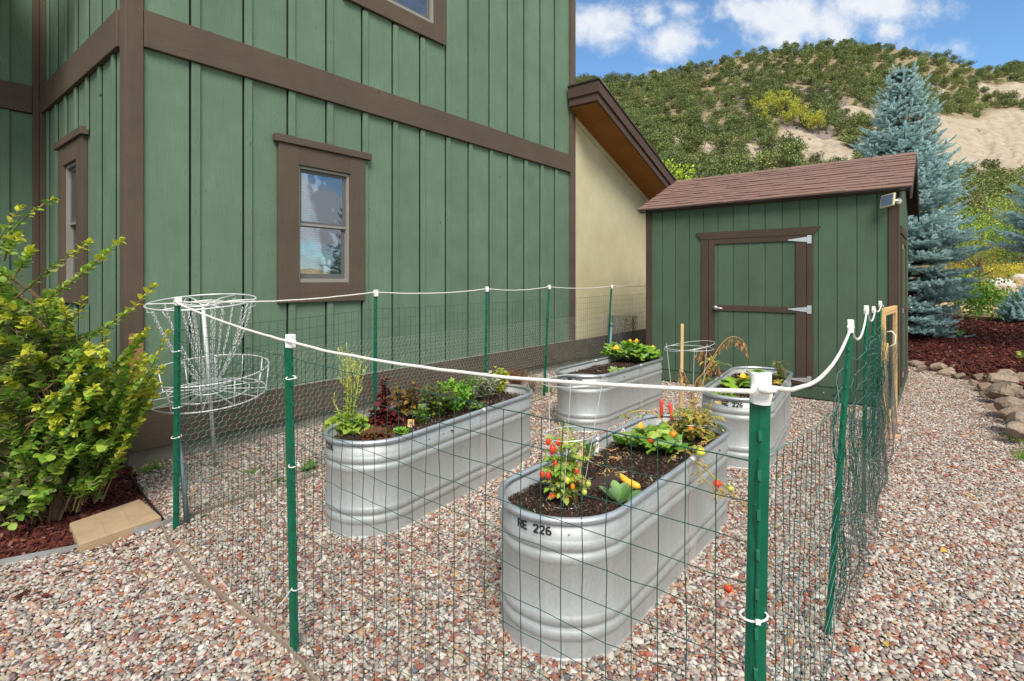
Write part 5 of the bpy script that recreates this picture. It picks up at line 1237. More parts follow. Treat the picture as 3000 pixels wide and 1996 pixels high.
# positions over the hill
cand = []
r = np.random.default_rng(11)
us_ = r.uniform(.06, 1.25, 16000); ws_ = r.uniform(0.0, 1.0, 16000) ** .8
px_, py_ = pix(us_, ws_); s1 = patch(px_, py_, SAND); g1_ = patch(px_, py_, GREY)
keep = (r.uniform(0, 1, 16000) < (60 + 200 * ws_) / 260) & (s1 < .12 + r.exponential(.05, 16000)) & ((g1_ < .2) | (r.uniform(0, 1, 16000) < .3))
taken = {}
for u_, w_ in zip(us_[keep], ws_[keep]):
    Y = 60 + 200 * w_; X = u_ * Y; cs = 3.0 if math.sin(X * .045 + 1.3) + math.sin(Y * .06 + X * .02) > .1 or u_ < .34 else 4.1; key = (int(X // cs), int(Y // (cs * 1.25)), cs)
    if key in taken: continue
    taken[key] = 1; cand.append((u_, w_))
sc_n = []
for (u_, w_) in cand:
    p = hpt(u_, w_); s = random.choice((3.2, 4, 4.6, 5.2)) * random.uniform(.85, 1.15) * (1 - .12 * (w_ > .6)); px, py = pix(u_, w_); sc_n.append((p, s, px, py, u_, w_))
vis_ = [c_ for c_ in sc_n if 1330 < c_[2] < 2380 and not (1490 < c_[2] < 2095 and c_[3] > 430 - (c_[2] - 1490) * .12)]
vis_.sort(key=lambda c_: -c_[1] / c_[0].y); single = set(id(c_) for c_ in vis_[:285])
protos = []
def tree(p, s, crown_me, label, group, name='juniper_tree', cat='tree', sy=1.0):
    e = empty(name, p, random.uniform(0, 6.28), label, cat, group); e.scale = (s * random.uniform(.9, 1.15), s * random.uniform(.9, 1.15), s * sy)
    link('trunk', trunk_me, e); link('crown', crown_me, e); return e
rest = []
for c_ in sc_n:
    if id(c_) in single:
        px, py = c_[2], c_[3]; reg = ('low on the hill between the stucco wing roof and the shed' if px < 1600 else 'left of the yellow-green aspen grove' if px < 1735 and py < 330 else 'between the aspen grove and the shed roof' if px < 1960 and py >= 290 else 'on the slope above the aspen grove' if px < 1900 else 'behind and around the top of the tall blue spruce' if px < 2180 else 'on the slope above the large bare earth bank' if py < 300 else 'at the foot of the large bare earth bank')
        tree(c_[0], c_[1], random.choice(TRC), 'rounded juniper tree growing ' + reg, 'junipers ' + reg, sy=random.uniform(.8, 1.1))
    else: rest.append(c_)
pts = np.array([list(c_[0]) for c_ in rest]); n = len(pts); sc_ = np.array([c_[1] for c_ in rest])
def fromcrowns(meshes):
    obs = []
    for m_ in meshes:
        ob = [o_ for o_ in bpy.data.objects if o_.type == 'MESH' and o_.data == m_][0]; obs.append(ob)
    def mk(ng, N, lk):
        out = []
        for k in range(8):
            oi = N('GeometryNodeObjectInfo'); oi.inputs['Object'].default_value = obs[k % len(obs)]; oi.transform_space = 'ORIGINAL'; out.append(oi.outputs['Geometry'])
        return out
    return mk
scatter('hillside_scrub', pts, np.c_[np.zeros(n), np.zeros(n), rng.uniform(0, 6.28, n)], np.c_[sc_, sc_, sc_ * rng.uniform(.8, 1.1, n)], fromcrowns(TRC), 'dense juniper and oak scrub covering the upper hillside', 'scrub', mat=L['juniper'])
# low brush between the trees
pts = []
for _ in range(3000):
    u_, w_ = random.uniform(.08, 1.2), random.random() ** .8; px, py = pix(u_, w_)
    sd2 = patch(np.array([px]), np.array([py]), SAND)[0]
    if sd2 > .1 and random.random() < .96: continue
    pts.append(tuple(hpt(u_, w_)))
n = len(pts); sc_ = rng.uniform(.5, 1.3, n)
scatter('low_brush', pts, np.c_[np.zeros(n), np.zeros(n), rng.uniform(0, 6.28, n)], np.c_[sc_, sc_, sc_ * .8], fromcrowns(TRC), 'low brush growing between the trees of the hillside', 'brush', mat=L['juniper'])
for ai, (px, py, h) in enumerate(((1752, 262, 8), (1770, 250, 8), (1790, 262, 9), (1806, 258, 8), (1826, 270, 9), (1842, 282, 8), (1858, 288, 8), (1872, 296, 7), (1885, 300, 7), (1760, 282, 6), (1815, 285, 6))):
    u_ = (px - PX0) / FPX; w_ = min((w / 200 for w in range(200)), key=lambda w: abs(pix(u_, w)[1] - (py + 10)))
    tree(hpt(u_, w_), h * .95, random.choice(asp), '%s yellow-green aspen from the left in the grove halfway up the hill' % ORD[[0, 2, 3, 4, 6, 7, 8, 9, 10, 1, 5][ai]], 'aspens in the hillside grove', 'aspen_tree')
# ---------------------------------------------------------------- trees and shrubs between shed and hill
def big_tree(name, P, h, w, mats, leaf, n_, label, cat, nl=12, seed=1, keys=('tiny',), group=None, trunk=True, sq=1.0, low=.28):
    e = empty(name, P, 0, label, cat, group); lm = [(a * w, b * w, z * h, r_ * w) for (a, b, z, r_) in lumps_for(seed, 1, 1, nl)] if low == .28 else [(a * w, b * w, (low + (z - .28) * (1 - low) / .6) * h, r_ * w) for (a, b, z, r_) in lumps_for(seed, 1, 1, nl)]
    link('crown', crown(seed + 100, n_, lm, leaf, sq, keys, mats), e)
    if trunk:
        mb = MB().tube([(0, 0, -.2), (.02 * w, 0, h * .3), (-.03 * w, .02 * w, h * .7)], [.05 * w + .02, .035 * w + .01, .01], 7)
        for (a, b, z, r_) in lm[:7]: mb.tube([(0, 0, z * .45), (a * .6, b * .6, z * .8), (a, b, z)], [.022 * w + .004, .014 * w + .003, .004], 5)
        mb.build('trunk', M['bark2'], e)
    return e
def gY(px, Y, dz_=0): X = (px - PX0) / FPX * Y; return Vector((X, Y, float(hval([[X, Y]])[0]) + dz_))
big_tree('willow_tree', gY(1592, 30), 8.6, 2.6, ('willow',), .16, 2600, 'bright yellow-green willow top showing above the shed roof', 'tree', 14, 5)
big_tree('willow_tree', gY(1628, 31), 7.6, 2.0, ('willow',), .16, 1500, 'smaller bright green willow top to the right behind the shed ridge', 'tree', 9, 6)
for i, (px, Y, h, w, mt, lb) in enumerate(((2205, 52, 10.5, 6, ('juniper', 'midshrub'), 'broad dark juniper nearest the spruce, below the bare slope'), (2262, 55, 11.5, 6.5, ('juniper2', 'juniper'), 'tall olive tree in the middle of the row below the bare slope'),
        (2318, 50, 9.6, 7, ('juniper', 'juniper2'), 'dark juniper right of the olive tree, below the bare slope'), (2372, 54, 11, 6, ('juniper2', 'midshrub'), 'dark green tree cut by the right edge of the picture, below the bare slope'),
        (2215, 36, 4.6, 4.5, ('willow', 'midshrub'), 'lime green willow shrub just right of the tall spruce'), (2290, 40, 5.2, 5, ('willow', 'midshrub'), 'lime green willow shrub left of the right-hand spruce'), (2345, 36, 5.4, 5, ('midshrub', 'willow'), 'light green shrub behind the right-hand spruce branches'),
        (2255, 26, 1.75, 2.6, ('rust',), 'rounded ochre shrub beyond the yellow rabbitbrush'), (2318, 33, 3.4, 2.4, ('midshrub',), 'mid green bush right of the ochre shrub'), (2178, 34, 4.2, 3.4, ('midshrub', 'willow'), 'green bush glimpsed through the lower boughs of the tall spruce'))):
    big_tree('shrub' if h < 6 else 'juniper_tree', gY(px, Y), h, w, mt, .085 * (Y / 26) ** .5 * (1.3 if h > 6 else 1), 2600 if h > 3 else 1500, lb, 'shrub' if h < 6 else 'tree', 14, 70 + i, low=.12)
# yellow rabbitbrush, boulders
for i, (px, Y, h, w, lb) in enumerate(((2215, 27, .62, 2.2, ''), (2246, 28, .62, 2.4, ''), (2280, 29, .6, 2.4, ''), (2315, 28, .62, 2.4, ''), (2348, 29, .62, 2.4, ''), (2205, 15.6, .6, .9, ''), (2226, 15.2, .62, .9, ''), (2252, 15, .6, .9, ''), (2272, 14.4, .5, .8, ''))):
    big_tree('rabbitbrush', gY(px, Y), h, w, ('rabbit', 'rabbit', 'midshrub'), .07, 1300, '%s yellow-flowering rabbitbrush from the left in the far band across the dry meadow' % ORD[i] if Y > 20 else '%s yellow-flowering rabbitbrush from the left just above the mulch bed' % ORD[i - 5], 'shrub', 12, 90 + i, group='rabbitbrush in the far band' if Y > 20 else 'rabbitbrush clumps nearer the mulch bed', trunk=False, sq=.6, low=.3)
for (px, Y, w, lb) in ((2298, 18.2, .42, 'large pale boulder on the dry meadow at right'), (2222, 18.8, .45, 'pale boulder left of the large one, half hidden by flowers'), (2172, 17.5, .4, 'pale boulder glimpsed behind the spruce'), (2345, 27, .35, 'small boulder far right in the meadow')):
    o = MB().ball((0, 0, 0), (1.2, .9, .62), 18, 12, fn=lambda d: 1 + .06 * math.sin(3 * d.x + px) + .05 * math.sin(5 * d.y + 2) + .04 * math.sin(7 * d.z + d.x * 4)).build('boulder', M['boulder']); o.location = gY(px, Y, .05); o.scale = (w, w, w * 1.15); tag(o, lb, 'boulder'); o.data.polygons.foreach_set('use_smooth', [True] * len(o.data.polygons))
def leafy_bush(name, P, h, w, mats, leaf, n_, label, seed=3, cat='shrub', key='ovate'):
    e = empty(name, P, 0, label, cat); fo = Foliage(); rr = random.Random(seed); mb = MB()
    for i in range(26):
        a = rr.uniform(0, 6.28); q = rr.uniform(.2, 1); tip = Vector((w * .5 * q * math.cos(a), w * .5 * q * math.sin(a), h * (1 - .45 * q * q) * rr.uniform(.8, 1.1))); pts = [Vector((tip.x * .1, tip.y * .1, 0)), tip * .55 + Vector((0, 0, h * .12)), tip]
        mb.tube(pts, [.008, .006, .003], 4)
        for j in range(n_ // 26):
            t_ = rr.uniform(.25, 1); p = lerp(pts[1], pts[2], (t_ - .5) * 2) if t_ > .5 else lerp(pts[0], pts[1], t_ * 2); d = Vector((rr.gauss(0, 1), rr.gauss(0, 1), rr.gauss(.2, .5)))
            fo.leaf(p + d.normalized() * leaf * .7, d, leaf * rr.uniform(.7, 1.2), key, L[rr.choice(mats)], rr.uniform(-1, 1))
    mb.build('stems', L['stem_br'], e); fo.build(e, 0); return e
big_tree('bush', gY(2252, 12.6), .98, 1.75, ('midshrub', 'weed', 'midshrub'), .06, 2600, 'leafy green bush at the top of the mulch bed right of the tall spruce', 'shrub', 14, 33, ('ovate',), trunk=False, sq=.8, low=.15)
leafy_bush('weed', gY(2198, 10.9), .16, .3, ('lettuce', 'weed'), .07, 60, 'small bright green weed alone in the dark mulch', 8, 'weed')
leafy_bush('weed', gp(2362, 830, .4), .14, .25, ('lettuce', 'weed'), .06, 50, 'small green weed in the mulch at the right edge', 9, 'weed')

# ================================================================ blue spruces
def twig(seed, L_=1.0, rad=.19, n_=46):
    r = random.Random(seed); v = []; f_ = []
    for i in range(n_):
        t_ = i / n_; a = i * 2.4 + r.uniform(-.2, .2); e = .62 + .2 * r.random(); k = rad * (1.0 if t_ < .75 else 1.25 - t_)
        p = Vector((t_ * L_ * .9, 0, 0)); out = Vector((.55, math.cos(a) * e, math.sin(a) * e)) * k * 1.35; side = Vector((0, -math.sin(a), math.cos(a))) * .05
        b = len(v); v += [tuple(p + side), tuple(p - side), tuple(p + out)]; f_.append((b, b + 1, b + 2))
    for k in range(3):
        a = k * 2.09; b = len(v); v += [(0, .05 * math.cos(a), .05 * math.sin(a)), (0, .05 * math.cos(a + 2.09), .05 * math.sin(a + 2.09)), (L_ * .95, 0, 0)]; f_.append((b, b + 1, b + 2))
    return np.array(v), np.array(f_, dtype=np.int32)
for k in range(3): SH['twig%d' % k] = twig(k)
def spruce(P, h, rad, label, seed=1, zlow=.06, only=None, dens=1.0, taper=False):
    e = empty('blue_spruce', P, 0, label, 'spruce tree'); rr = random.Random(seed); fo = Foliage(); inn = Foliage(); br = MB()
    MB().tube([(0, 0, -.2), (.02, 0, h * .5), (-.05, 0, h * .96)], [.13, .07, .012], 8).build('trunk', M['bark2'], e)
    z = h * zlow
    while z < h * .965:
        f_ = z / h; R_ = rad * (1 - f_) ** .72 * (1 if f_ > .34 or not taper else .52 + 1.41 * f_); nb = max(5, int((15 - 7 * f_) * dens)); a0 = rr.uniform(0, 6.28)
        for b_ in range(nb):
            a = a0 + b_ * 6.283 / nb + rr.uniform(-.25, .25)
            if only and not only(a): continue
            ln_ = R_ * rr.uniform(.72, 1.12); rise = (-.10 + .55 * f_) * rr.uniform(.7, 1.3); dirv = Vector((math.cos(a), math.sin(a), 0)); side = Vector((-dirv.y, dirv.x, 0)); z0 = z + rr.uniform(-.08, .08)
            P_ = lambda t_: dirv * ln_ * t_ + Vector((0, 0, z0 + ln_ * (rise * t_ + .16 * t_ * t_ - .10 * t_)))
            br.tube([P_(0), P_(.4), P_(.8), P_(1)], [.014 + .012 * (1 - f_), .012, .007, .003], 4)
            n_ = max(3, int(ln_ / .10))
            for j in range(n_ + 1):
                t_ = .28 + .72 * (j + .5) / (n_ + 1) if j < n_ else 1.0; w = ln_ * .42 * (1.1 - t_) + .09
                if j == n_: fo.leaf(P_(.97), P_(1) - P_(.9) + Vector((0, 0, .03)), rr.uniform(.15, .22), 'twig%d' % rr.randrange(3), L['spruce']); continue
                for sg in (-1, 1):
                    d = (side * sg * rr.uniform(.7, 1.1) + dirv * rr.uniform(.5, .9) + Vector((0, 0, rr.uniform(-.05, .35)))).normalized(); q = P_(t_); m_ = max(1, int(w / .12))
                    for k in range(m_):
                        p = q + d * w * k / m_; dd_ = d + Vector((rr.gauss(0, .28), rr.gauss(0, .28), rr.gauss(.08, .2)))
                        fo.leaf(p, dd_, rr.uniform(.13, .20), 'twig%d' % rr.randrange(3), L['spruce'])
                        if k and rr.random() < .5: fo.leaf(p, d + side * sg * .3 + dirv * .8, rr.uniform(.10, .16), 'twig%d' % rr.randrange(3), L['spruce'])
                if rr.random() < .8: fo.leaf(P_(t_), Vector((rr.gauss(0, .4), rr.gauss(0, .4), .6)) + dirv * .6, rr.uniform(.1, .16), 'twig%d' % rr.randrange(3), L['spruce'])
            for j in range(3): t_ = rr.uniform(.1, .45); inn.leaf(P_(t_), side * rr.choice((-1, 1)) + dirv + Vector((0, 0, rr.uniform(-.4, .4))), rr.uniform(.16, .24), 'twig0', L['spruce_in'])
        z += h * .0275 * (1.25 - .45 * f_)
    for k in range(4): fo.leaf((-.05 + .03 * k, 0, h * (.93 + .0 * k)), Vector((.15 * (k - 1.5), rr.uniform(-.2, .2), 1)), .42 - .06 * abs(k - 1), 'twig%d' % (k % 3), L['spruce'])
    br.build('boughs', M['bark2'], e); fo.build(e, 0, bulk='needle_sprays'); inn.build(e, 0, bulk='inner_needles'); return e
SP = gY(2078, 11.6)
spt = spruce(SP, at(2064, 150, 11.6).z - SP.z, 1.85, 'tall blue spruce with a forked leader rising behind the shed', 3, .03, taper=True)
for k, (dx_, dz_) in enumerate(((-.32, .62), (-.2, .6), (-.06, .66), (.02, .58), (.10, .60), (.14, .66))):
    MB().ball((dx_ * .8, -.38, SP.z * 0 + (at(2064, 285, 11.6).z - SP.z) + (dz_ - .6) * 1.2), (.028, .028, .06), 8, 6).build('cone', simple('spruce_cone_%d' % k, lin(150, 98, 56), .8) if k == 0 else bpy.data.materials['spruce_cone_0'], spt)
spruce(Vector((9.9, 9.0, float(hval([[9.9, 9.0]])[0]))), 3.9, 1.95, 'blue spruce whose boughs reach in from the right edge', 5, .40, only=lambda a: math.cos(a) < .3)
leafy = spruce(gY(2362, 11.6), .5, .5, 'low blue spruce seedling at the right edge of the mulch bed', 9, .1, dens=.8)
# a spruce in the garden behind the camera, mirrored in the window glass
spruce(Vector((10.5, 5.7, float(hval([[10.5, 5.7]])[0]))), 5.0, 1.5, 'blue spruce standing right of the view, seen only mirrored in the lower window', 12, .05, dens=.7)
# ================================================================ the shrub at the house corner
def bez(p0, p1, p2, t_): return p0 * (1 - t_) ** 2 + p1 * 2 * t_ * (1 - t_) + p2 * t_ * t_
sh0 = gp(128, 1200); shr = empty('shrub', sh0, 0, 'big leafy shrub with yellow-tipped arching branches at the house corner', 'shrub')
fo = Foliage(); br = MB(); rr = random.Random(4)
def spray(p0, p1, p2, n_, leaf=.05, tipf=.25, dull=.0, r0=.006, start=.15, gap=None):
    pts = [bez(p0, p1, p2, k / 12) for k in range(13)]; br.tube(pts, [r0 * (1 - .75 * k / 12) + .0008 for k in range(13)], 5)
    for j in range(n_):
        t_ = start + (1 - start) * (j + .5) / n_; p = bez(p0, p1, p2, t_); d = (bez(p0, p1, p2, min(t_ + .02, 1)) - bez(p0, p1, p2, t_ - .02)).normalized()
        a = j * math.pi / 2 * .97 + rr.uniform(-.3, .3); s1_ = d.cross(Vector((0, 0, 1)))
        if s1_.length < .1: s1_ = Vector((1, 0, 0))
        s1_.normalize(); s2_ = d.cross(s1_)
        mt = 'shrub_tip' if t_ > 1 - tipf and rr.random() < .8 else ('shrub_dull' if rr.random() < dull else 'shrub'); sz = leaf * rr.uniform(.75, 1.2) * (1 - .35 * max(0, t_ - .75) / .25)
        for q in (0, math.pi):
            o_ = (s1_ * math.cos(a + q) + s2_ * math.sin(a + q) * .6 + d * .65 + Vector((0, 0, .18))); fo.leaf(p, o_, sz, 'round' if rr.random() < .4 else 'ovate', L[mt], rr.uniform(-.5, .5), 1.05)
    if tipf > 0:
        for q in range(5): fo.leaf(p2, d + rv(.5), leaf * .75, 'ovate', L['shrub_tip'], rr.uniform(-1, 1))
def loc(px, py, Y): return at(px, py, Y) - sh0
# long arching branches that stand out against the wall: (start px, py), (mid), (tip), depth
for (a, b, c_, Y, n_, du) in (((-30, 640, ), (10, 520), (122, 458), 3.55, 16, .2), ((20, 700), (140, 600), (205, 560), 3.45, 20, .6), ((60, 720), (190, 640), (275, 555), 3.3, 24, .2), ((120, 790), (240, 790), (350, 662), 3.3, 26, .4), ((80, 760), (170, 770), (190, 690), 3.3, 14, .2),
        ((-40, 620), (-10, 560), (45, 480), 3.4, 10, 0), ((230, 1000), (330, 900), (385, 770), 3.45, 20, 0), ((200, 1010), (290, 900), (310, 780), 3.45, 22, 0), ((150, 950), (230, 880), (245, 770), 3.4, 22, 0), ((100, 820), (180, 760), (140, 700), 3.3, 14, .2), ((180, 900), (300, 830), (338, 760), 3.5, 20, 0),
        ((200, 1100), (280, 1010), (300, 900), 3.5, 22, .0), ((160, 1150), (260, 1100), (290, 1010), 3.5, 20, 0), ((10, 600), (20, 560), (40, 545), 3.3, 12, 0), ((30, 640), (60, 600), (72, 575), 3.3, 12, 0), ((100, 900), (180, 840), (200, 800), 3.25, 16, .2), ((60, 980), (150, 930), (185, 850), 3.2, 18, 0), ((120, 1050), (170, 1000), (180, 930), 3.2, 16, 0)):
    spray(loc(*a, Y + rr.uniform(-.05, .25)), loc(*b, Y), loc(*c_, Y + rr.uniform(-.15, .1)), n_, .056, .28, du)
# the body of the bush
for i in range(360):
    px = rr.uniform(-160, 250); top = 640 + max(0, px - 40) * .55 + rr.uniform(-30, 60) if px > 0 else 600 + rr.uniform(-20, 80); py = rr.uniform(top, 1180 - max(0, px - 120) * .6); Y = rr.uniform(3.15, 4.0)
    if py < 760 and px > 150: continue
    if py > 1060 and px > 110: continue
    tip = loc(px, py, Y); st_ = Vector((rr.uniform(-.3, .1), rr.uniform(-.1, .3), max(0, tip.z - rr.uniform(.25, .6)))); md = lerp(st_, tip, .6) + Vector((0, 0, rr.uniform(.05, .2)))
    spray(st_, md, tip, rr.randrange(10, 17), .062, .24 if py < 1000 and rr.random() < .8 else 0, .5 if px < 110 and py > 700 else .08, .0045, .35)
for i in range(80):
    px = rr.uniform(20, 240) ; py = rr.uniform(960, 1150); tip = loc(px, py, rr.uniform(3.4, 3.9)); st_ = Vector((tip.x * .5, tip.y * .5, tip.z * .3)); spray(st_, lerp(st_, tip, .5) + Vector((0, 0, .15)), tip, 11, .062, 0, .1, .004, .2)
for i in range(16):
    px = rr.uniform(-60, 90); tip = loc(px, rr.uniform(1130, 1215), rr.uniform(3.15, 3.4)); spray(Vector((0, 0, .1)), lerp(Vector((0, 0, .1)), tip, .5) + Vector((0, 0, .12)), tip, 9, .06, 0, .2, .004, .3)
for i in range(46):     # leafy shoots that fill the corner of the house
    px = rr.uniform(225, 372); top = 770 + abs(px - 320) * 1.1; py = rr.uniform(top, 1010 - max(0, px - 300) * 1.6) if top < 1000 - max(0, px - 300) * 1.6 else top; tip = loc(px, py, rr.uniform(3.55, 4.05)); st_ = Vector((tip.x * .45, tip.y * .5, max(.1, tip.z - rr.uniform(.45, .75))))
    spray(st_, lerp(st_, tip, .6) + Vector((-.05, 0, .0)), tip, rr.randrange(12, 20), .056, .3 if py < 900 else .1, .0, .0045, .15)
br.build('twigs', L['stem_br'], shr)
tk = MB().tube([(0, 0, -.05), (.02, -.02, .12), (.05, 0, .3), (.04, 0, .55), (-.03, 0, .72), (-.15, 0, .85)], [.045, .034, .03, .026, .022, .014], 9)
tk.tube([(0, 0, .05), (-.08, .05, .25), (-.2, .1, .6), (-.3, .1, 1.1)], [.035, .028, .02, .01], 8).tube([(.02, 0, .08), (.12, .08, .18), (.17, .1, .28)], [.03, .024, .02], 8).tube([(0, 0, .05), (-.1, -.06, .12), (-.16, -.1, .16)], [.028, .024, .02], 8)
tk.build('trunk', M['bark'], shr, True); fo.build(shr, 300)

# ================================================================ plants in the tanks
def plant(name, P, label, cat): return empty(name, P, 0, label, cat)
def tuft(name, P, label, cat, h, w, stems, leaves, size, keys, mats, up_=.6, stemmat='stem', seed=1, sing=200, wid=1.0, droop=0.0, tops=None, r0=.003):
    e = plant(name, P, label, cat); rr = random.Random(seed); fo = Foliage(); mb = MB()
    for i in range(stems):
        a = rr.uniform(0, 6.28); q = math.sqrt(rr.random()); tip = Vector((w * q * math.cos(a), w * q * math.sin(a), h * rr.uniform(.7, 1.05) * (1 - .35 * q))); b0 = tip * .12; b0.z = -.02; md = Vector((tip.x * .35, tip.y * .35, tip.z * .6))
        pts = [bez(b0, md, tip, k / 6) for k in range(7)]; mb.tube(pts, [r0 * (1 - .6 * k / 6) for k in range(7)], 5)
        for j in range(leaves):
            t_ = .2 + .8 * (j + rr.random()) / leaves; p = bez(b0, md, tip, min(t_, 1)); aa = j * 2.4 + i; d = Vector((math.cos(aa), math.sin(aa), up_ + rr.gauss(0, .25) - droop)); fo.leaf(p, d, size * rr.uniform(.65, 1.2), rr.choice(keys), L[rr.choice(mats)], rr.uniform(-.6, .6), wid)
        if tops: tops(fo, tip, rr, mb)
    mb.build('stems', L[stemmat], e); fo.build(e, min(sing, 300)); return e
def rosette(name, P, label, cat, n_, size, key, mats, seed=1, lift=(.25, 1.3), wid=1.0):
    e = plant(name, P, label, cat); rr = random.Random(seed); fo = Foliage()
    for i in range(n_):
        f_ = i / n_; a = i * 2.4 + rr.uniform(-.2, .2); d = Vector((math.cos(a), math.sin(a), lift[0] + (lift[1] - lift[0]) * f_ ** 1.3)); fo.leaf(d.normalized() * .012, d, size * (1.05 - .4 * f_) * rr.uniform(.85, 1.1), key, L[rr.choice(mats)], rr.uniform(-.3, .3), wid)
    fo.build(e, n_); return e, fo
S_ = .525
def sp(px, py, z=S_): return gp(px, py, z)
# tank 1, left: lettuce and herbs
e, _ = rosette('lettuce', sp(798, 990), 'pale green ruffled lettuce gone to seed at the near end of the herb tank', 'lettuce', 40, .17, 'frilly', ('lettuce',), 2, (.15, 1.7))
mb = MB(); fo = Foliage(); rr = random.Random(5)
for (dx_, top, nb) in ((-.0, .56, 24), (.03, .50, 16), (.065, .50, 14), (-.06, .22, 3)):
    b0 = Vector((dx_ * .3, 0, 0)); tp = Vector((dx_ * 1.6, 0, top)); mb.tube([b0, lerp(b0, tp, .5) + Vector((.008, 0, 0)), tp], [.006, .0045, .002], 6)
    for j in range(14): t_ = .15 + .5 * j / 14; fo.leaf(lerp(b0, tp, t_), Vector((math.cos(j * 2.4), math.sin(j * 2.4), .5)), .035 * (1.3 - t_), 'frilly', L['lettuce'])
    for k in range(nb):
        t_ = .45 + .5 * k / nb; p = lerp(b0, tp, t_); a = k * 2.4; q = p + Vector((math.cos(a) * .07, math.sin(a) * .05, .09)) * rr.uniform(.6, 1.25); mb.tube([p, lerp(p, q, .6) + Vector((0, 0, -.008)), q], .0012, 4)
        for m_ in range(7):
            pp = lerp(p, q, .35 + .65 * m_ / 7); fo.leaf(pp, Vector((rr.gauss(0, .6), rr.gauss(0, .6), 1)), rr.uniform(.016, .03), 'narrow', L['bolt'], 0, 1.1)
mb.build('seed_stalks', L['bolt'], e, True); fo.build(e, 0, bulk='seed_heads')
e, _ = rosette('lettuce', sp(882, 978), 'dark red lettuce with a bolting stalk, second from the near end of the herb tank', 'lettuce', 34, .13, 'frilly', ('redlet',), 6, (.2, 1.8))
mb = MB(); fo = Foliage(); mb.tube([(0, 0, 0), (.005, 0, .2), (.0, 0, .42)], [.006, .004, .0015], 6)
for j in range(44): z = .05 + .3 * (j / 44) ** 1.2; fo.leaf((rr.gauss(0, .012), rr.gauss(0, .012), z), Vector((math.cos(j * 2.4), math.sin(j * 2.4), rr.uniform(-.1, 1.2))), .10 * rr.uniform(.5, 1.15) * (1.2 - z * 2.6), 'frilly', L['redlet'], rr.uniform(-.8, .8))
for j in range(40): z = .30 + .12 * j / 40; fo.leaf((0, 0, z), Vector((math.cos(j * 2.4), math.sin(j * 2.4), 1.2)), .016, 'narrow', L['reddill'])
mb.build('stalk', L['reddill'], e); fo.build(e, 60, bulk='stalk_leaves')
rosette('lettuce', sp(868, 1006), 'small browning lettuce low against the near rim of the herb tank', 'lettuce', 30, .12, 'frilly', ('brlet',), 7, (.1, .9))
rosette('lettuce', sp(922, 996), 'small green lettuce seedlings between the red lettuce and the rim', 'lettuce', 26, .10, 'parsley', ('parsley', 'weed'), 8, (.2, .8))
tuft('purple_basil', sp(938, 962), 'dark purple basil with yellowing leaves behind the seed packet', 'basil', .34, .14, 20, 10, .06, ('ovate',), ('pbasil',), .2, 'stem_br', 9, droop=.3)
def blooms(fo, tip, rr, mb):
    for j in range(14): fo.leaf(tip + Vector((0, 0, -.02 + .045 * j / 14)), Vector((math.cos(j * 2.4), math.sin(j * 2.4), .6)), .012, 'tiny', L['purple'])
tuft('thai_basil', sp(1003, 966), 'bushy green basil topped with purple flower spikes, middle of the herb tank', 'basil', .32, .16, 46, 15, .045, ('narrow', 'ovate'), ('gbasil',), .4, 'stem_br', 10, tops=blooms, sing=240)
tuft('parsley', sp(1050, 950), 'bright green parsley right of the purple-flowered basil', 'parsley', .32, .15, 34, 6, .075, ('parsley',), ('parsley',), .6, 'stem', 11, sing=100)
tuft('rosemary', sp(1085, 938), 'upright rosemary sprigs beside the parsley', 'rosemary', .32, .10, 14, 36, .036, ('narrow',), ('rosemary', 'parsley'), .8, 'stem_br', 12, sing=60)
tuft('sage', sp(1118, 924), 'grey-green sage in the far half of the herb tank', 'sage', .27, .14, 20, 11, .058, ('ovate',), ('sage',), .7, 'stem_br', 13, wid=.75)
tuft('oregano', sp(1152, 908), 'lime-yellow oregano sprigs between sage and the rusty plant', 'oregano', .30, .08, 14, 16, .036, ('round',), ('lime',), .3, 'stem', 14)
tuft('basil', sp(972, 978), 'small green basil between the seed packet and the flowering basil', 'basil', .16, .09, 18, 9, .04, ('ovate', 'narrow'), ('gbasil', 'weed'), .4, 'stem', 17)
tuft('parsley', sp(1028, 940), 'second parsley plant behind the flowering basil against the far rim', 'parsley', .3, .09, 18, 5, .06, ('parsley',), ('parsley', 'lime'), .6, 'stem', 18, sing=60)
tuft('thyme', sp(1098, 950), 'low green thyme creeping along the near rim before the rosemary', 'thyme', .10, .09, 30, 10, .022, ('round',), ('rosemary', 'weed'), .4, 'stem_br', 19, sing=0)
tuft('dried_dill', sp(1188, 898), 'rusty red feathery plant at the far end of the herb tank', 'dried plant', .26, .15, 50, 18, .028, ('narrow',), ('reddill',), .8, 'stem_br', 15, sing=0)
tuft('dry_weed', gp(1225, 905), 'rusty brown weed growing in gravel beyond the herb tank', 'weed', .32, .16, 26, 16, .028, ('narrow',), ('reddill', 'brlet'), .8, 'stem_br', 16, sing=0)
pk = plant('seed_packet', sp(945, 985), 'orange seed packet standing in the soil of the herb tank', 'seed packet'); pk.rotation_euler = (R(-12), R(4), R(12))
MB().box(-.022, .022, -.0008, .0008, .0, .06, .0).build('card', simple('orange_packet_print', lin(232, 158, 96), .5, var=.2, scale=40), pk); MB().ball((0, -.002, .035), (.012, .001, .012), 8, 6).build('picture', simple('green_packet_print', lin(70, 130, 90), .5), pk)
MB().box(-.018, .018, -.0016, -.0009, .005, .014).build('caption_band', M['white'], pk)
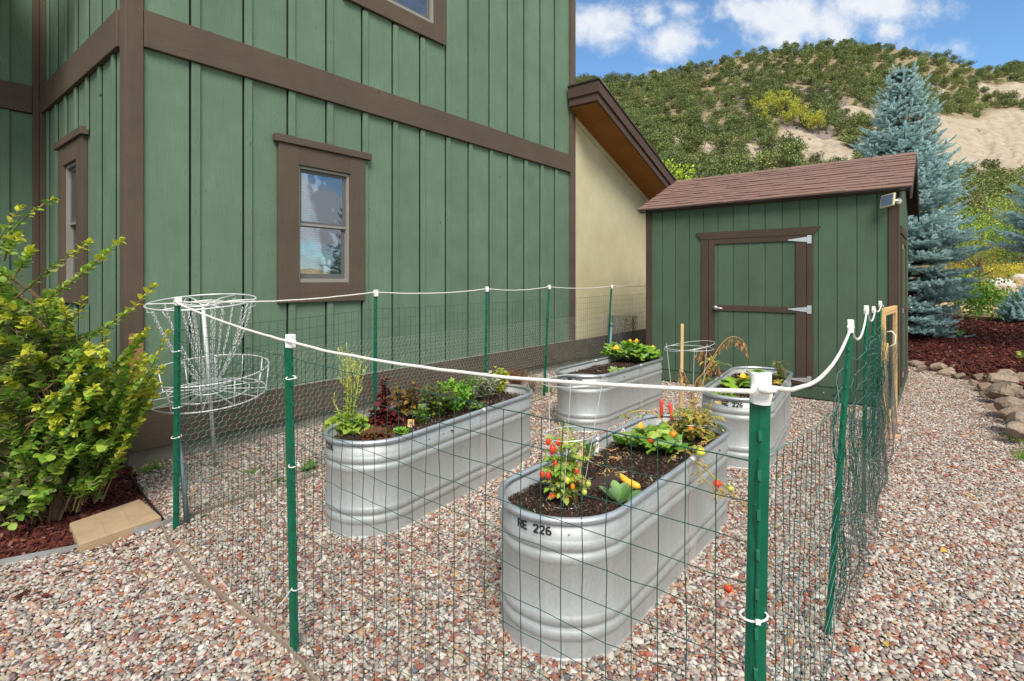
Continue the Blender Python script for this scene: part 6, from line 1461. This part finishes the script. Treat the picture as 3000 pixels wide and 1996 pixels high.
# tomatoes
def tomato_mesh(shape): 
    sx = {'plum': (.8, .8, 1.15), 'round': (1, 1, .88), 'pear': (.85, .85, 1.2)}[shape]
    return lambda c_, r_: MB().ball(c_, (r_ * sx[0], r_ * sx[1], r_ * sx[2]), 14, 10, fn=(lambda d: 1 + .04 * math.cos(5 * math.atan2(d.y, d.x)) * max(0, d.z) - (.3 * max(0, d.z) if shape == 'pear' else 0)))
def fruit(par, c_, r_, shape, mat):
    f_ = tomato_mesh(shape)(c_, r_).build('tomato', mat, par, True); h = {'plum': 1.15, 'round': .86, 'pear': .85}[shape] * r_; mb = MB(); c_ = Vector(c_)
    for k in range(5): a = k * 1.256; mb.tube([c_ + Vector((0, 0, h)), c_ + Vector((math.cos(a) * r_ * .4, math.sin(a) * r_ * .4, h * 1.08)), c_ + Vector((math.cos(a) * r_ * .85, math.sin(a) * r_ * .85, h * 1.0))], [.002, .0022, .0006], 4)
    mb.tube([c_ + Vector((0, 0, h)), c_ + Vector((.004, 0, h + r_ * .8))], .0016, 5); mb.build('calyx', L['stem'], par)
def compound(fo, p, d, s, mats, rr, n_=4):
    d = Vector(d).normalized(); sd = d.cross(Vector((0, 0, 1))); sd = sd.normalized() if sd.length > .1 else Vector((1, 0, 0))
    for j in range(n_):
        t_ = (j + 1) / (n_ + 1); q = Vector(p) + d * s * t_ + Vector((0, 0, -s * .3 * t_ * t_))
        for g in (-1, 1): fo.leaf(q, sd * g + d * .7 + Vector((0, 0, rr.uniform(-.5, .1))), s * .42 * rr.uniform(.7, 1.2), 'parsley' if rr.random() < .4 else 'ovate', L[rr.choice(mats)], rr.uniform(-.8, .8), .85)
    fo.leaf(Vector(p) + d * s + Vector((0, 0, -s * .25)), d + Vector((0, 0, -.4)), s * .5, 'ovate', L[rr.choice(mats)], 0)
t1 = sp(1300, 1158); e = plant('tomato_plant', t1, 'caged tomato plant heavy with red plum tomatoes at the near end of the nearest tank', 'tomato plant'); rr = random.Random(21); mb = MB(); fo = Foliage()
for i in range(16):
    a = rr.uniform(0, 6.28); q = rr.uniform(.02, .09); tip = Vector((q * math.cos(a) - .02, q * math.sin(a), rr.uniform(.18, .38))); b0 = Vector((tip.x * .15, tip.y * .15, -.02)); md = Vector((tip.x * .2, tip.y * .2, tip.z * .6))
    mb.tube([bez(b0, md, tip, k / 6) for k in range(7)], [.0048 * (1 - .6 * k / 6) for k in range(7)], 6)
    for j in range(6): t_ = .25 + .75 * j / 6; aa = j * 2.4 + i; compound(fo, bez(b0, md, tip, t_), (math.cos(aa), math.sin(aa), .3), rr.uniform(.05, .085), ('tom', 'tom', 'tom', 'parsley', 'tomdry'), rr, 4)
mb.tube([(.03, 0, 0), (.05, .01, .2), (.035, .01, .30), (.0, .0, .4)], [.008, .008, .006, .003], 8)
mb.build('stems', L['tom'], e, True); fo.build(e, 290)
for (px, py, r_, sh_, m_) in ((1272, 1035, .021, 'plum', 'red'), (1285, 1018, .015, 'plum', 'red'), (1262, 1017, .015, 'plum', 'red'), (1302, 1022, .017, 'plum', 'green'), (1278, 1066, .012, 'plum', 'red'), (1248, 1092, .0155, 'plum', 'red'), (1262, 1094, .0155, 'plum', 'red'), (1271, 1142, .0165, 'round', 'red'), (1293, 1097, .017, 'plum', 'green'), (1327, 1085, .011, 'plum', 'red'), (1334, 1100, .010, 'plum', 'red'),
        (1345, 1132, .016, 'pear', 'green'), (1354, 1113, .016, 'pear', 'green'), (1318, 1120, .014, 'plum', 'orange'), (1306, 1106, .016, 'plum', 'yellow')):
    fruit(e, at(px, py, t1.y - .055 + rr.uniform(-.02, .02)) - t1, r_, sh_, FR[m_])
tag(MB().tube([sp(1321, 1160), at(1338, 1020, t1.y + .03)], .008, 8).tube([sp(1326, 1158), at(1342, 1024, t1.y + .04)], .006, 8).build('bamboo_stake', M['bamboo'], None, True), 'short split bamboo stakes tied inside the near tomato cage', 'stake')
def cage(P, rings, legs, label):
    g = plant('tomato_cage', P, label, 'plant cage')
    for (cx_, cy_, r_, z, tl) in rings: MB().tube([(cx_ + r_ * math.cos(a), cy_ + r_ * math.sin(a), z + tl * math.cos(a)) for a in [k * math.pi / 20 for k in range(40)]], .0019, 5, closed=True).build('ring', M['chrome'], g)
    for (a, b) in legs: MB().tube([a, b], .0016, 5).build('leg', M['chrome'], g)
r3 = [.0, 2.1, 4.2]
cage(t1, [(0, 0, .09, .01, .0), (.03, .02, .125, .33, .01), (.05, .04, .16, .585, .01)], [((.085 * math.cos(a + 2.4), .085 * math.sin(a + 2.4), -.02), (.05 + .16 * math.cos(a + 2.4), .04 + .16 * math.sin(a + 2.4), .60)) for a in r3], 'thin wire cage around the near tomato plant, its top ring above the rope line')
# onions, labels, rosette, squash, tools
tuft('onion', sp(1352, 1062), 'clump of thin onion leaves, half dried, beside the plant labels', 'onion', .13, .06, 14, 3, .10, ('strap',), ('rosemary', 'parsley', 'dry'), 1.2, 'stem', 31)
for (px, py, h, lb) in ((1331, 1068, .07, 'white plant label nearest the tomato cage'), (1372, 1050, .085, 'white plant label right of the onion clump'), (1432, 1012, .075, 'white plant label against the back rim of the nearest tank')):
    g = plant('plant_label', sp(px, py), lb, 'plant label'); g.rotation_euler = (R(-10), R(10), R(8))
    MB().prism([(-.011, .0), (.011, .0), (.013, h * .7), (.009, h * .93), (.0, h), (-.009, h * .93), (-.013, h * .7)], -.001, .001, 1).build('tag', M['white'], g)
    MB().ball((0, -.0015, h * .78), (.006, .0005, .005), 10, 6).build('emblem', simple('label_emblem', lin(120, 74, 56), .5) if 'label_emblem' not in bpy.data.materials else bpy.data.materials['label_emblem'], g); MB().box(-.009, .009, -.0018, -.0011, h * .1, h * .28).build('colour_band', L['weed'], g)
rosette('leafy_green', sp(1424, 1160), 'waxy blue-green leafy rosette beside the yellow squash', 'leafy green', 14, .108, 'paddle', ('bok',), 33, (.3, 2.6), .9)
qs = sp(1440, 1110, .55); g = plant('yellow_squash', qs, 'curved yellow squash lying on the soil of the nearest tank', 'squash')
MB().tube([(-.018, .03, .024), (-.008, .02, .012), (.012, .0, .0), (.036, -.022, -.006), (.058, -.04, -.008), (.066, -.046, -.008)], [.012, .016, .019, .021, .016, .005], 14).build('fruit', FR['squash'], g, True); MB().tube([(-.018, .03, .024), (-.024, .036, .032)], [.010, .008], 8).build('stalk', L['stem'], g)
rt = MB(); rr = random.Random(8)
for k in range(22):
    p = sp(1412 + rr.uniform(-45, 40), 1062 + rr.uniform(-30, 35)) + Vector((0, 0, .012)); pts = [p]
    for j in range(5): p = p + Vector((rr.gauss(0, .018), rr.gauss(0, .018), rr.gauss(0, .007))); p.z = max(p.z, S_ + .008); pts.append(p)
    rt.tube(smooth(pts, 3), .0013, 4)
tag(rt.build('dried_roots', M['pine']), 'tangle of pale dried roots on the dark soil', 'roots')
def squash_plant(P, label, n_, size, spread, mats, flowers, seed, h=.16, sing=60):
    e = plant('squash_plant', P, label, 'squash plant'); rr = random.Random(seed); fo = Foliage(); mb = MB()
    for i in range(n_):
        a = i * 2.4 + rr.uniform(-.3, .3); q = spread * math.sqrt((i + .5) / n_); tip = Vector((q * math.cos(a), q * math.sin(a), h * (1 - .5 * (q / spread) ** 2) * rr.uniform(.8, 1.15))); mb.tube([Vector((tip.x * .15, tip.y * .15, 0)), tip * .55 + Vector((0, 0, .03)), tip], [.005, .004, .0025], 6)
        fo.leaf(tip, Vector((math.cos(a), math.sin(a), rr.uniform(-.1, .5))), size * rr.uniform(.75, 1.25), rr.choice(('squash', 'squash2')), L[rr.choice(mats)], rr.uniform(-.5, .5))
    for (p, s) in flowers:
        for k in range(5): a = k * 1.256; fo.leaf(p, Vector((math.cos(a) - .2, math.sin(a) - .6, .75)), s * 1.25, 'ovate', L['flower'], 0, 1.1)
        mb.tube([Vector((p[0] * .3, p[1] * .3, 0)), Vector(p)], .003, 5)
    mb.build('stalks', L['stem'], e, True); fo.build(e, 300); return e
z1 = sp(1500, 1040); squash_plant(z1, 'squash plant with pale lobed leaves in the middle of the nearest tank', 20, .15, .15, ('zuc2', 'zuc2', 'zuc'), [((-.05, .08, .12), .04), ((.06, -.02, .09), .035)], 41, .13)
z3 = sp(1452, 832); squash_plant(z3, 'bushy squash with many yellow blossoms filling the far end of the back tank', 62, .17, .33, ('zuc', 'zuc', 'zuc2'), [((-.22, -.14, .16), .075), ((.0, .05, .24), .05), ((.1, .1, .24), .05), ((.28, -.05, .17), .05), ((.24, -.1, .10), .04), ((.05, -.22, .08), .04)], 42, .23)
squash_plant(sp(1425, 858), 'small new squash leaves nearer than the bushy one in the back tank', 6, .10, .10, ('zuc', 'zuc2'), [], 43, .05)
squash_plant(sp(1705, 893), 'young squash with one open yellow blossom in the tank by the shed door', 13, .14, .15, ('zuc',), [((.0, -.06, .10), .06)], 44, .10)
squash_plant(sp(1662, 915), 'single low squash leaf at the near end of the tank by the shed door', 4, .14, .07, ('zuc',), [], 45, .04)
tuft('seedling', sp(1738, 866), 'dark green seedlings at the back of the tank by the shed door', 'seedling', .1, .12, 12, 6, .05, ('ovate',), ('midshrub', 'zuc'), .4, 'stem', 46)
tuft('pepper_plant', sp(1798, 880), 'thin pepper plant standing in the tank by the shed door', 'pepper plant', .32, .12, 6, 8, .055, ('ovate',), ('pepper',), .5, 'stem_br', 47, r0=.005)
tuft('yellowed_plant', sp(1792, 892), 'low yellow-leaved plant at the foot of the pepper plant', 'plant', .08, .07, 8, 5, .045, ('ovate',), ('lime', 'tomdry'), .4, 'stem', 48)
# withering tomato at the far end of the nearest tank
t2 = sp(1585, 1010); e = plant('tomato_plant', t2, 'withering yellow tomato plant at the far end of the nearest tank', 'tomato plant'); rr = random.Random(52); mb = MB(); fo = Foliage()
for i in range(26):
    a = rr.uniform(0, 6.28); q = rr.uniform(.05, .2); tip = Vector((q * math.cos(a), q * math.sin(a) * .8 - .02, rr.uniform(.05, .2))); b0 = Vector((tip.x * .15, tip.y * .15, -.02)); md = Vector((tip.x * .5, tip.y * .5, tip.z * 1.3))
    mb.tube([bez(b0, md, tip, k / 6) for k in range(7)], [.004 * (1 - .6 * k / 6) for k in range(7)], 5)
    for j in range(6): t_ = .3 + .7 * j / 6; aa = j * 2.4 + i; compound(fo, bez(b0, md, tip, t_), (math.cos(aa), math.sin(aa), .2), rr.uniform(.045, .075), ('tomdry', 'tomdry', 'tom', 'gbasil'), rr, 3)
def vine(pts, sz, mats, n_, r0=.0055, fan=3):
    P_ = smooth([at(x, y, Y) - t2 for (x, y, Y) in pts], 6); mb.tube(P_, [r0 * (1 - .6 * k / len(P_)) for k in range(len(P_))], 6)
    for j in range(n_): k = int((j + .5) / n_ * (len(P_) - 1)); compound(fo, P_[k], (rr.gauss(0, 1), rr.gauss(0, .6), rr.gauss(0, .4)), sz * rr.uniform(.7, 1.2), mats, rr, fan)
vine([(1585, 1000, 3.5), (1600, 930, 3.5), (1625, 860, 3.5), (1650, 815, 3.5)], .085, ('tom', 'gbasil', 'tomdry'), 9)
vine([(1590, 1000, 3.4), (1625, 960, 3.35), (1640, 920, 3.35)], .08, ('tomdry',), 6)
vine([(1560, 1000, 3.3), (1500, 950, 3.3), (1450, 950, 3.25), (1440, 965, 3.25)], .055, ('gbasil', 'tom'), 8)
vine([(1600, 1060, 3.0), (1630, 1085, 2.85), (1655, 1110, 2.8), (1690, 1140, 2.8), (1720, 1165, 2.8)], .06, ('tomdry', 'dry'), 9, fan=2)
vine([(1605, 1060, 3.0), (1612, 1095, 2.85), (1640, 1120, 2.8), (1650, 1160, 2.8)], .05, ('dry', 'tomdry'), 5, fan=2)
vine([(1560, 1040, 3.1), (1600, 1030, 3.05), (1640, 1010, 3.05), (1655, 1005, 3.0)], .06, ('tomdry', 'tom'), 8)
vine([(1590, 1000, 3.5), (1610, 980, 3.5), (1640, 960, 3.5), (1650, 985, 3.45)], .06, ('tomdry', 'tom'), 7)
mb.build('vines', L['tomdry'], e, True); fo.build(e, 260)
for (px, py, Y, r_, sh_, m_) in ((1613, 1040, 2.98, .026, 'round', 'yellow'), (1651, 1113, 2.79, .021, 'round', 'red'), (1682, 1125, 2.8, .018, 'round', 'green'), (1550, 1000, 3.3, .024, 'round', 'orange'), (1497, 1013, 3.25, .02, 'round', 'red'), (1487, 1012, 3.3, .018, 'round', 'red'), (1590, 988, 3.5, .024, 'round', 'orange')):
    fruit(e, at(px, py, Y) - t2, r_, sh_, FR[m_])
tag(MB().box(-.011, .011, -.006, .006, -.05, .79, .002).build('wooden_stake', M['bamboo']), 'tall wooden stake at the far end of the nearest tank', 'stake'); st = bpy.data.objects['wooden_stake']; st.location = gp(1567, 1000, .50); st.rotation_euler = (0, R(.8), .2)
cage(t2, [(.02, .05, .165, .625, .03), (.02, .05, .16, .61, .0), (.0, .0, .12, .12, 0)], [((.08 * math.cos(a + .4), .08 * math.sin(a + .4), -.02), (.02 + .16 * math.cos(a + .4), .05 + .16 * math.sin(a + .4), .63)) for a in r3], 'thin wire cage round the withering tomato, its rings seen against the shed door')
# the dried stem arching before the shed door
dS = gp(1590, 985, S_); e = plant('dried_tomato_stem', dS, 'brown dried tomato stem arching over with hanging withered leaves', 'dried plant'); mb = MB(); fo = Foliage(); rr = random.Random(61)
main = smooth([at(x, y, 3.72) - dS for x, y in ((1592, 985), (1598, 890), (1618, 860), (1642, 822), (1655, 800), (1672, 781), (1690, 775), (1708, 783), (1720, 800))], 5); mb.tube(main, [.006 * (1 - .75 * k / len(main)) for k in range(len(main))], 7)
b2 = smooth([at(x, y, 3.72) - dS for x, y in ((1640, 822), (1625, 805), (1610, 800), (1602, 815))], 4); mb.tube(b2, .0022, 5)
b3 = smooth([at(x, y, 3.72) - dS for x, y in ((1625, 850), (1640, 838), (1652, 842), (1656, 850))], 4); mb.tube(b3, .002, 5)
b4 = smooth([at(x, y, 3.72) - dS for x, y in ((1595, 900), (1580, 870), (1570, 850), (1562, 855))], 4); mb.tube(b4, .002, 5)
for br_, n_ in ((main[22:], 12), (b2, 7), (b3, 6), (b4, 6), (main[4:12], 8)):
    for j in range(n_):
        p = br_[int((j + .5) / n_ * (len(br_) - 1))]; ln_ = rr.uniform(.03, .085); q = p + Vector((rr.gauss(0, .01), rr.gauss(0, .01), -ln_)); mb.tube([p, q], .0008, 4)
        for k in range(4): fo.leaf(lerp(p, q, .3 + .2 * k), Vector((rr.gauss(0, .4), rr.gauss(0, .4), -1)), rr.uniform(.025, .045), 'ovate', L['dry'], rr.uniform(-2, 2), .7)
mb.build('stem', L['dry'], e, True); fo.build(e, 160)
# garden tools stuck in the soil
def tool(P, tilt, kind, label):
    g = plant(kind, P, label, kind.replace('_', ' ')); g.rotation_euler = tilt
    MB().tube([(0, 0, .08), (0, 0, .10), (0, 0, .14), (0, 0, .19), (0, 0, .215)], [.009, .0125, .0115, .0135, .008], 12).build('handle', M['red'], g, True)
    if kind == 'trowel': MB().tube([(0, 0, .085), (0, 0, .04)], .005, 8).add([(-.026, 0, .03), (0, .008, .035), (.026, 0, .03), (-.022, 0, -.03), (0, .008, -.03), (.022, 0, -.03), (0, .004, -.07), (-.01, .002, .045), (.01, .002, .045)], [(0, 3, 4, 1), (1, 4, 5, 2), (3, 6, 4), (4, 6, 5), (0, 1, 7), (1, 2, 8)]).build('blade', M['chrome'], g)
    else:
        mb = MB().tube([(0, 0, .085), (0, 0, .05)], .0045, 8).tube([(-.024, 0, .045), (.024, 0, .045)], .004, 6)
        for x_ in (-.024, 0, .024): mb.tube([(x_, 0, .045), (x_, -.006, .0), (x_, 0, -.05)], [.004, .004, .002], 6)
        mb.build('tines', M['chrome'], g)
tool(gp(1524, 985, .55), (R(8), R(-5), .1), 'trowel', 'red-handled trowel stuck in the soil by the far rim'); tool(gp(1551, 1000, .55), (R(-6), R(-5), .2), 'hand_fork', 'red-handled hand fork right of the trowel')
# fallen tomato, weeds on the gravel
ft = gp(1677, 1357, .02); g = plant('tomato', ft, 'red tomato fallen on the gravel near the front corner post', 'tomato'); fruit(g, (0, 0, .008), .020, 'round', FR['red'])
for i, (x, y, h, w, lb) in enumerate(((352, 1088, .10, .16, 'bright green weeds at the foot of the house corner'), (590, 1090, .04, .12, 'sparse weeds in the gravel below the basket'), (712, 1085, .09, .10, 'small green weeds by the left tank'), (1262, 905, .13, .14, 'green weed clump at the foot of a post left of the back tank'), (645, 1110, .03, .06, 'tiny weeds in the gravel between basket and left tank'))):
    tuft('weed', gp(x, y), lb, 'weed', h, w, 14, 6, .045 if h > .05 else .025, ('ovate', 'narrow'), ('weed', 'parsley'), .5, 'stem', 80 + i)

# fallen dry leaves and straws on the gravel
P_ = np.c_[rng.uniform(-3, 4.2, 260), rng.uniform(1.6, 7.5, 260)]; P_ = P_[free(P_) & ~inpoly(P_, BPOLY)]; fl = MB(); lv = Foliage()
g = empty('fallen_leaves', (0, 0, 0), 0, 'few brown fallen leaves and straws lying on the gravel', 'leaves', kind='stuff')
for x, y in P_[:170]:
    if random.random() < .6: lv.leaf((x, y, .024), Vector((random.gauss(0, 1), random.gauss(0, 1), random.uniform(-.1, .2))), random.uniform(.02, .045), 'ovate', L['dry'] if random.random() < .7 else L['tomdry'], random.uniform(-.6, .6))
    else:
        a = random.uniform(0, 6.28); l_ = random.uniform(.02, .06); fl.tube([(x, y, .026), (x + l_ * math.cos(a), y + l_ * math.sin(a), .03)], .0011, 4)
lv.build(g, 0, bulk='leaves'); fl.build('straws', M['pine'], g)
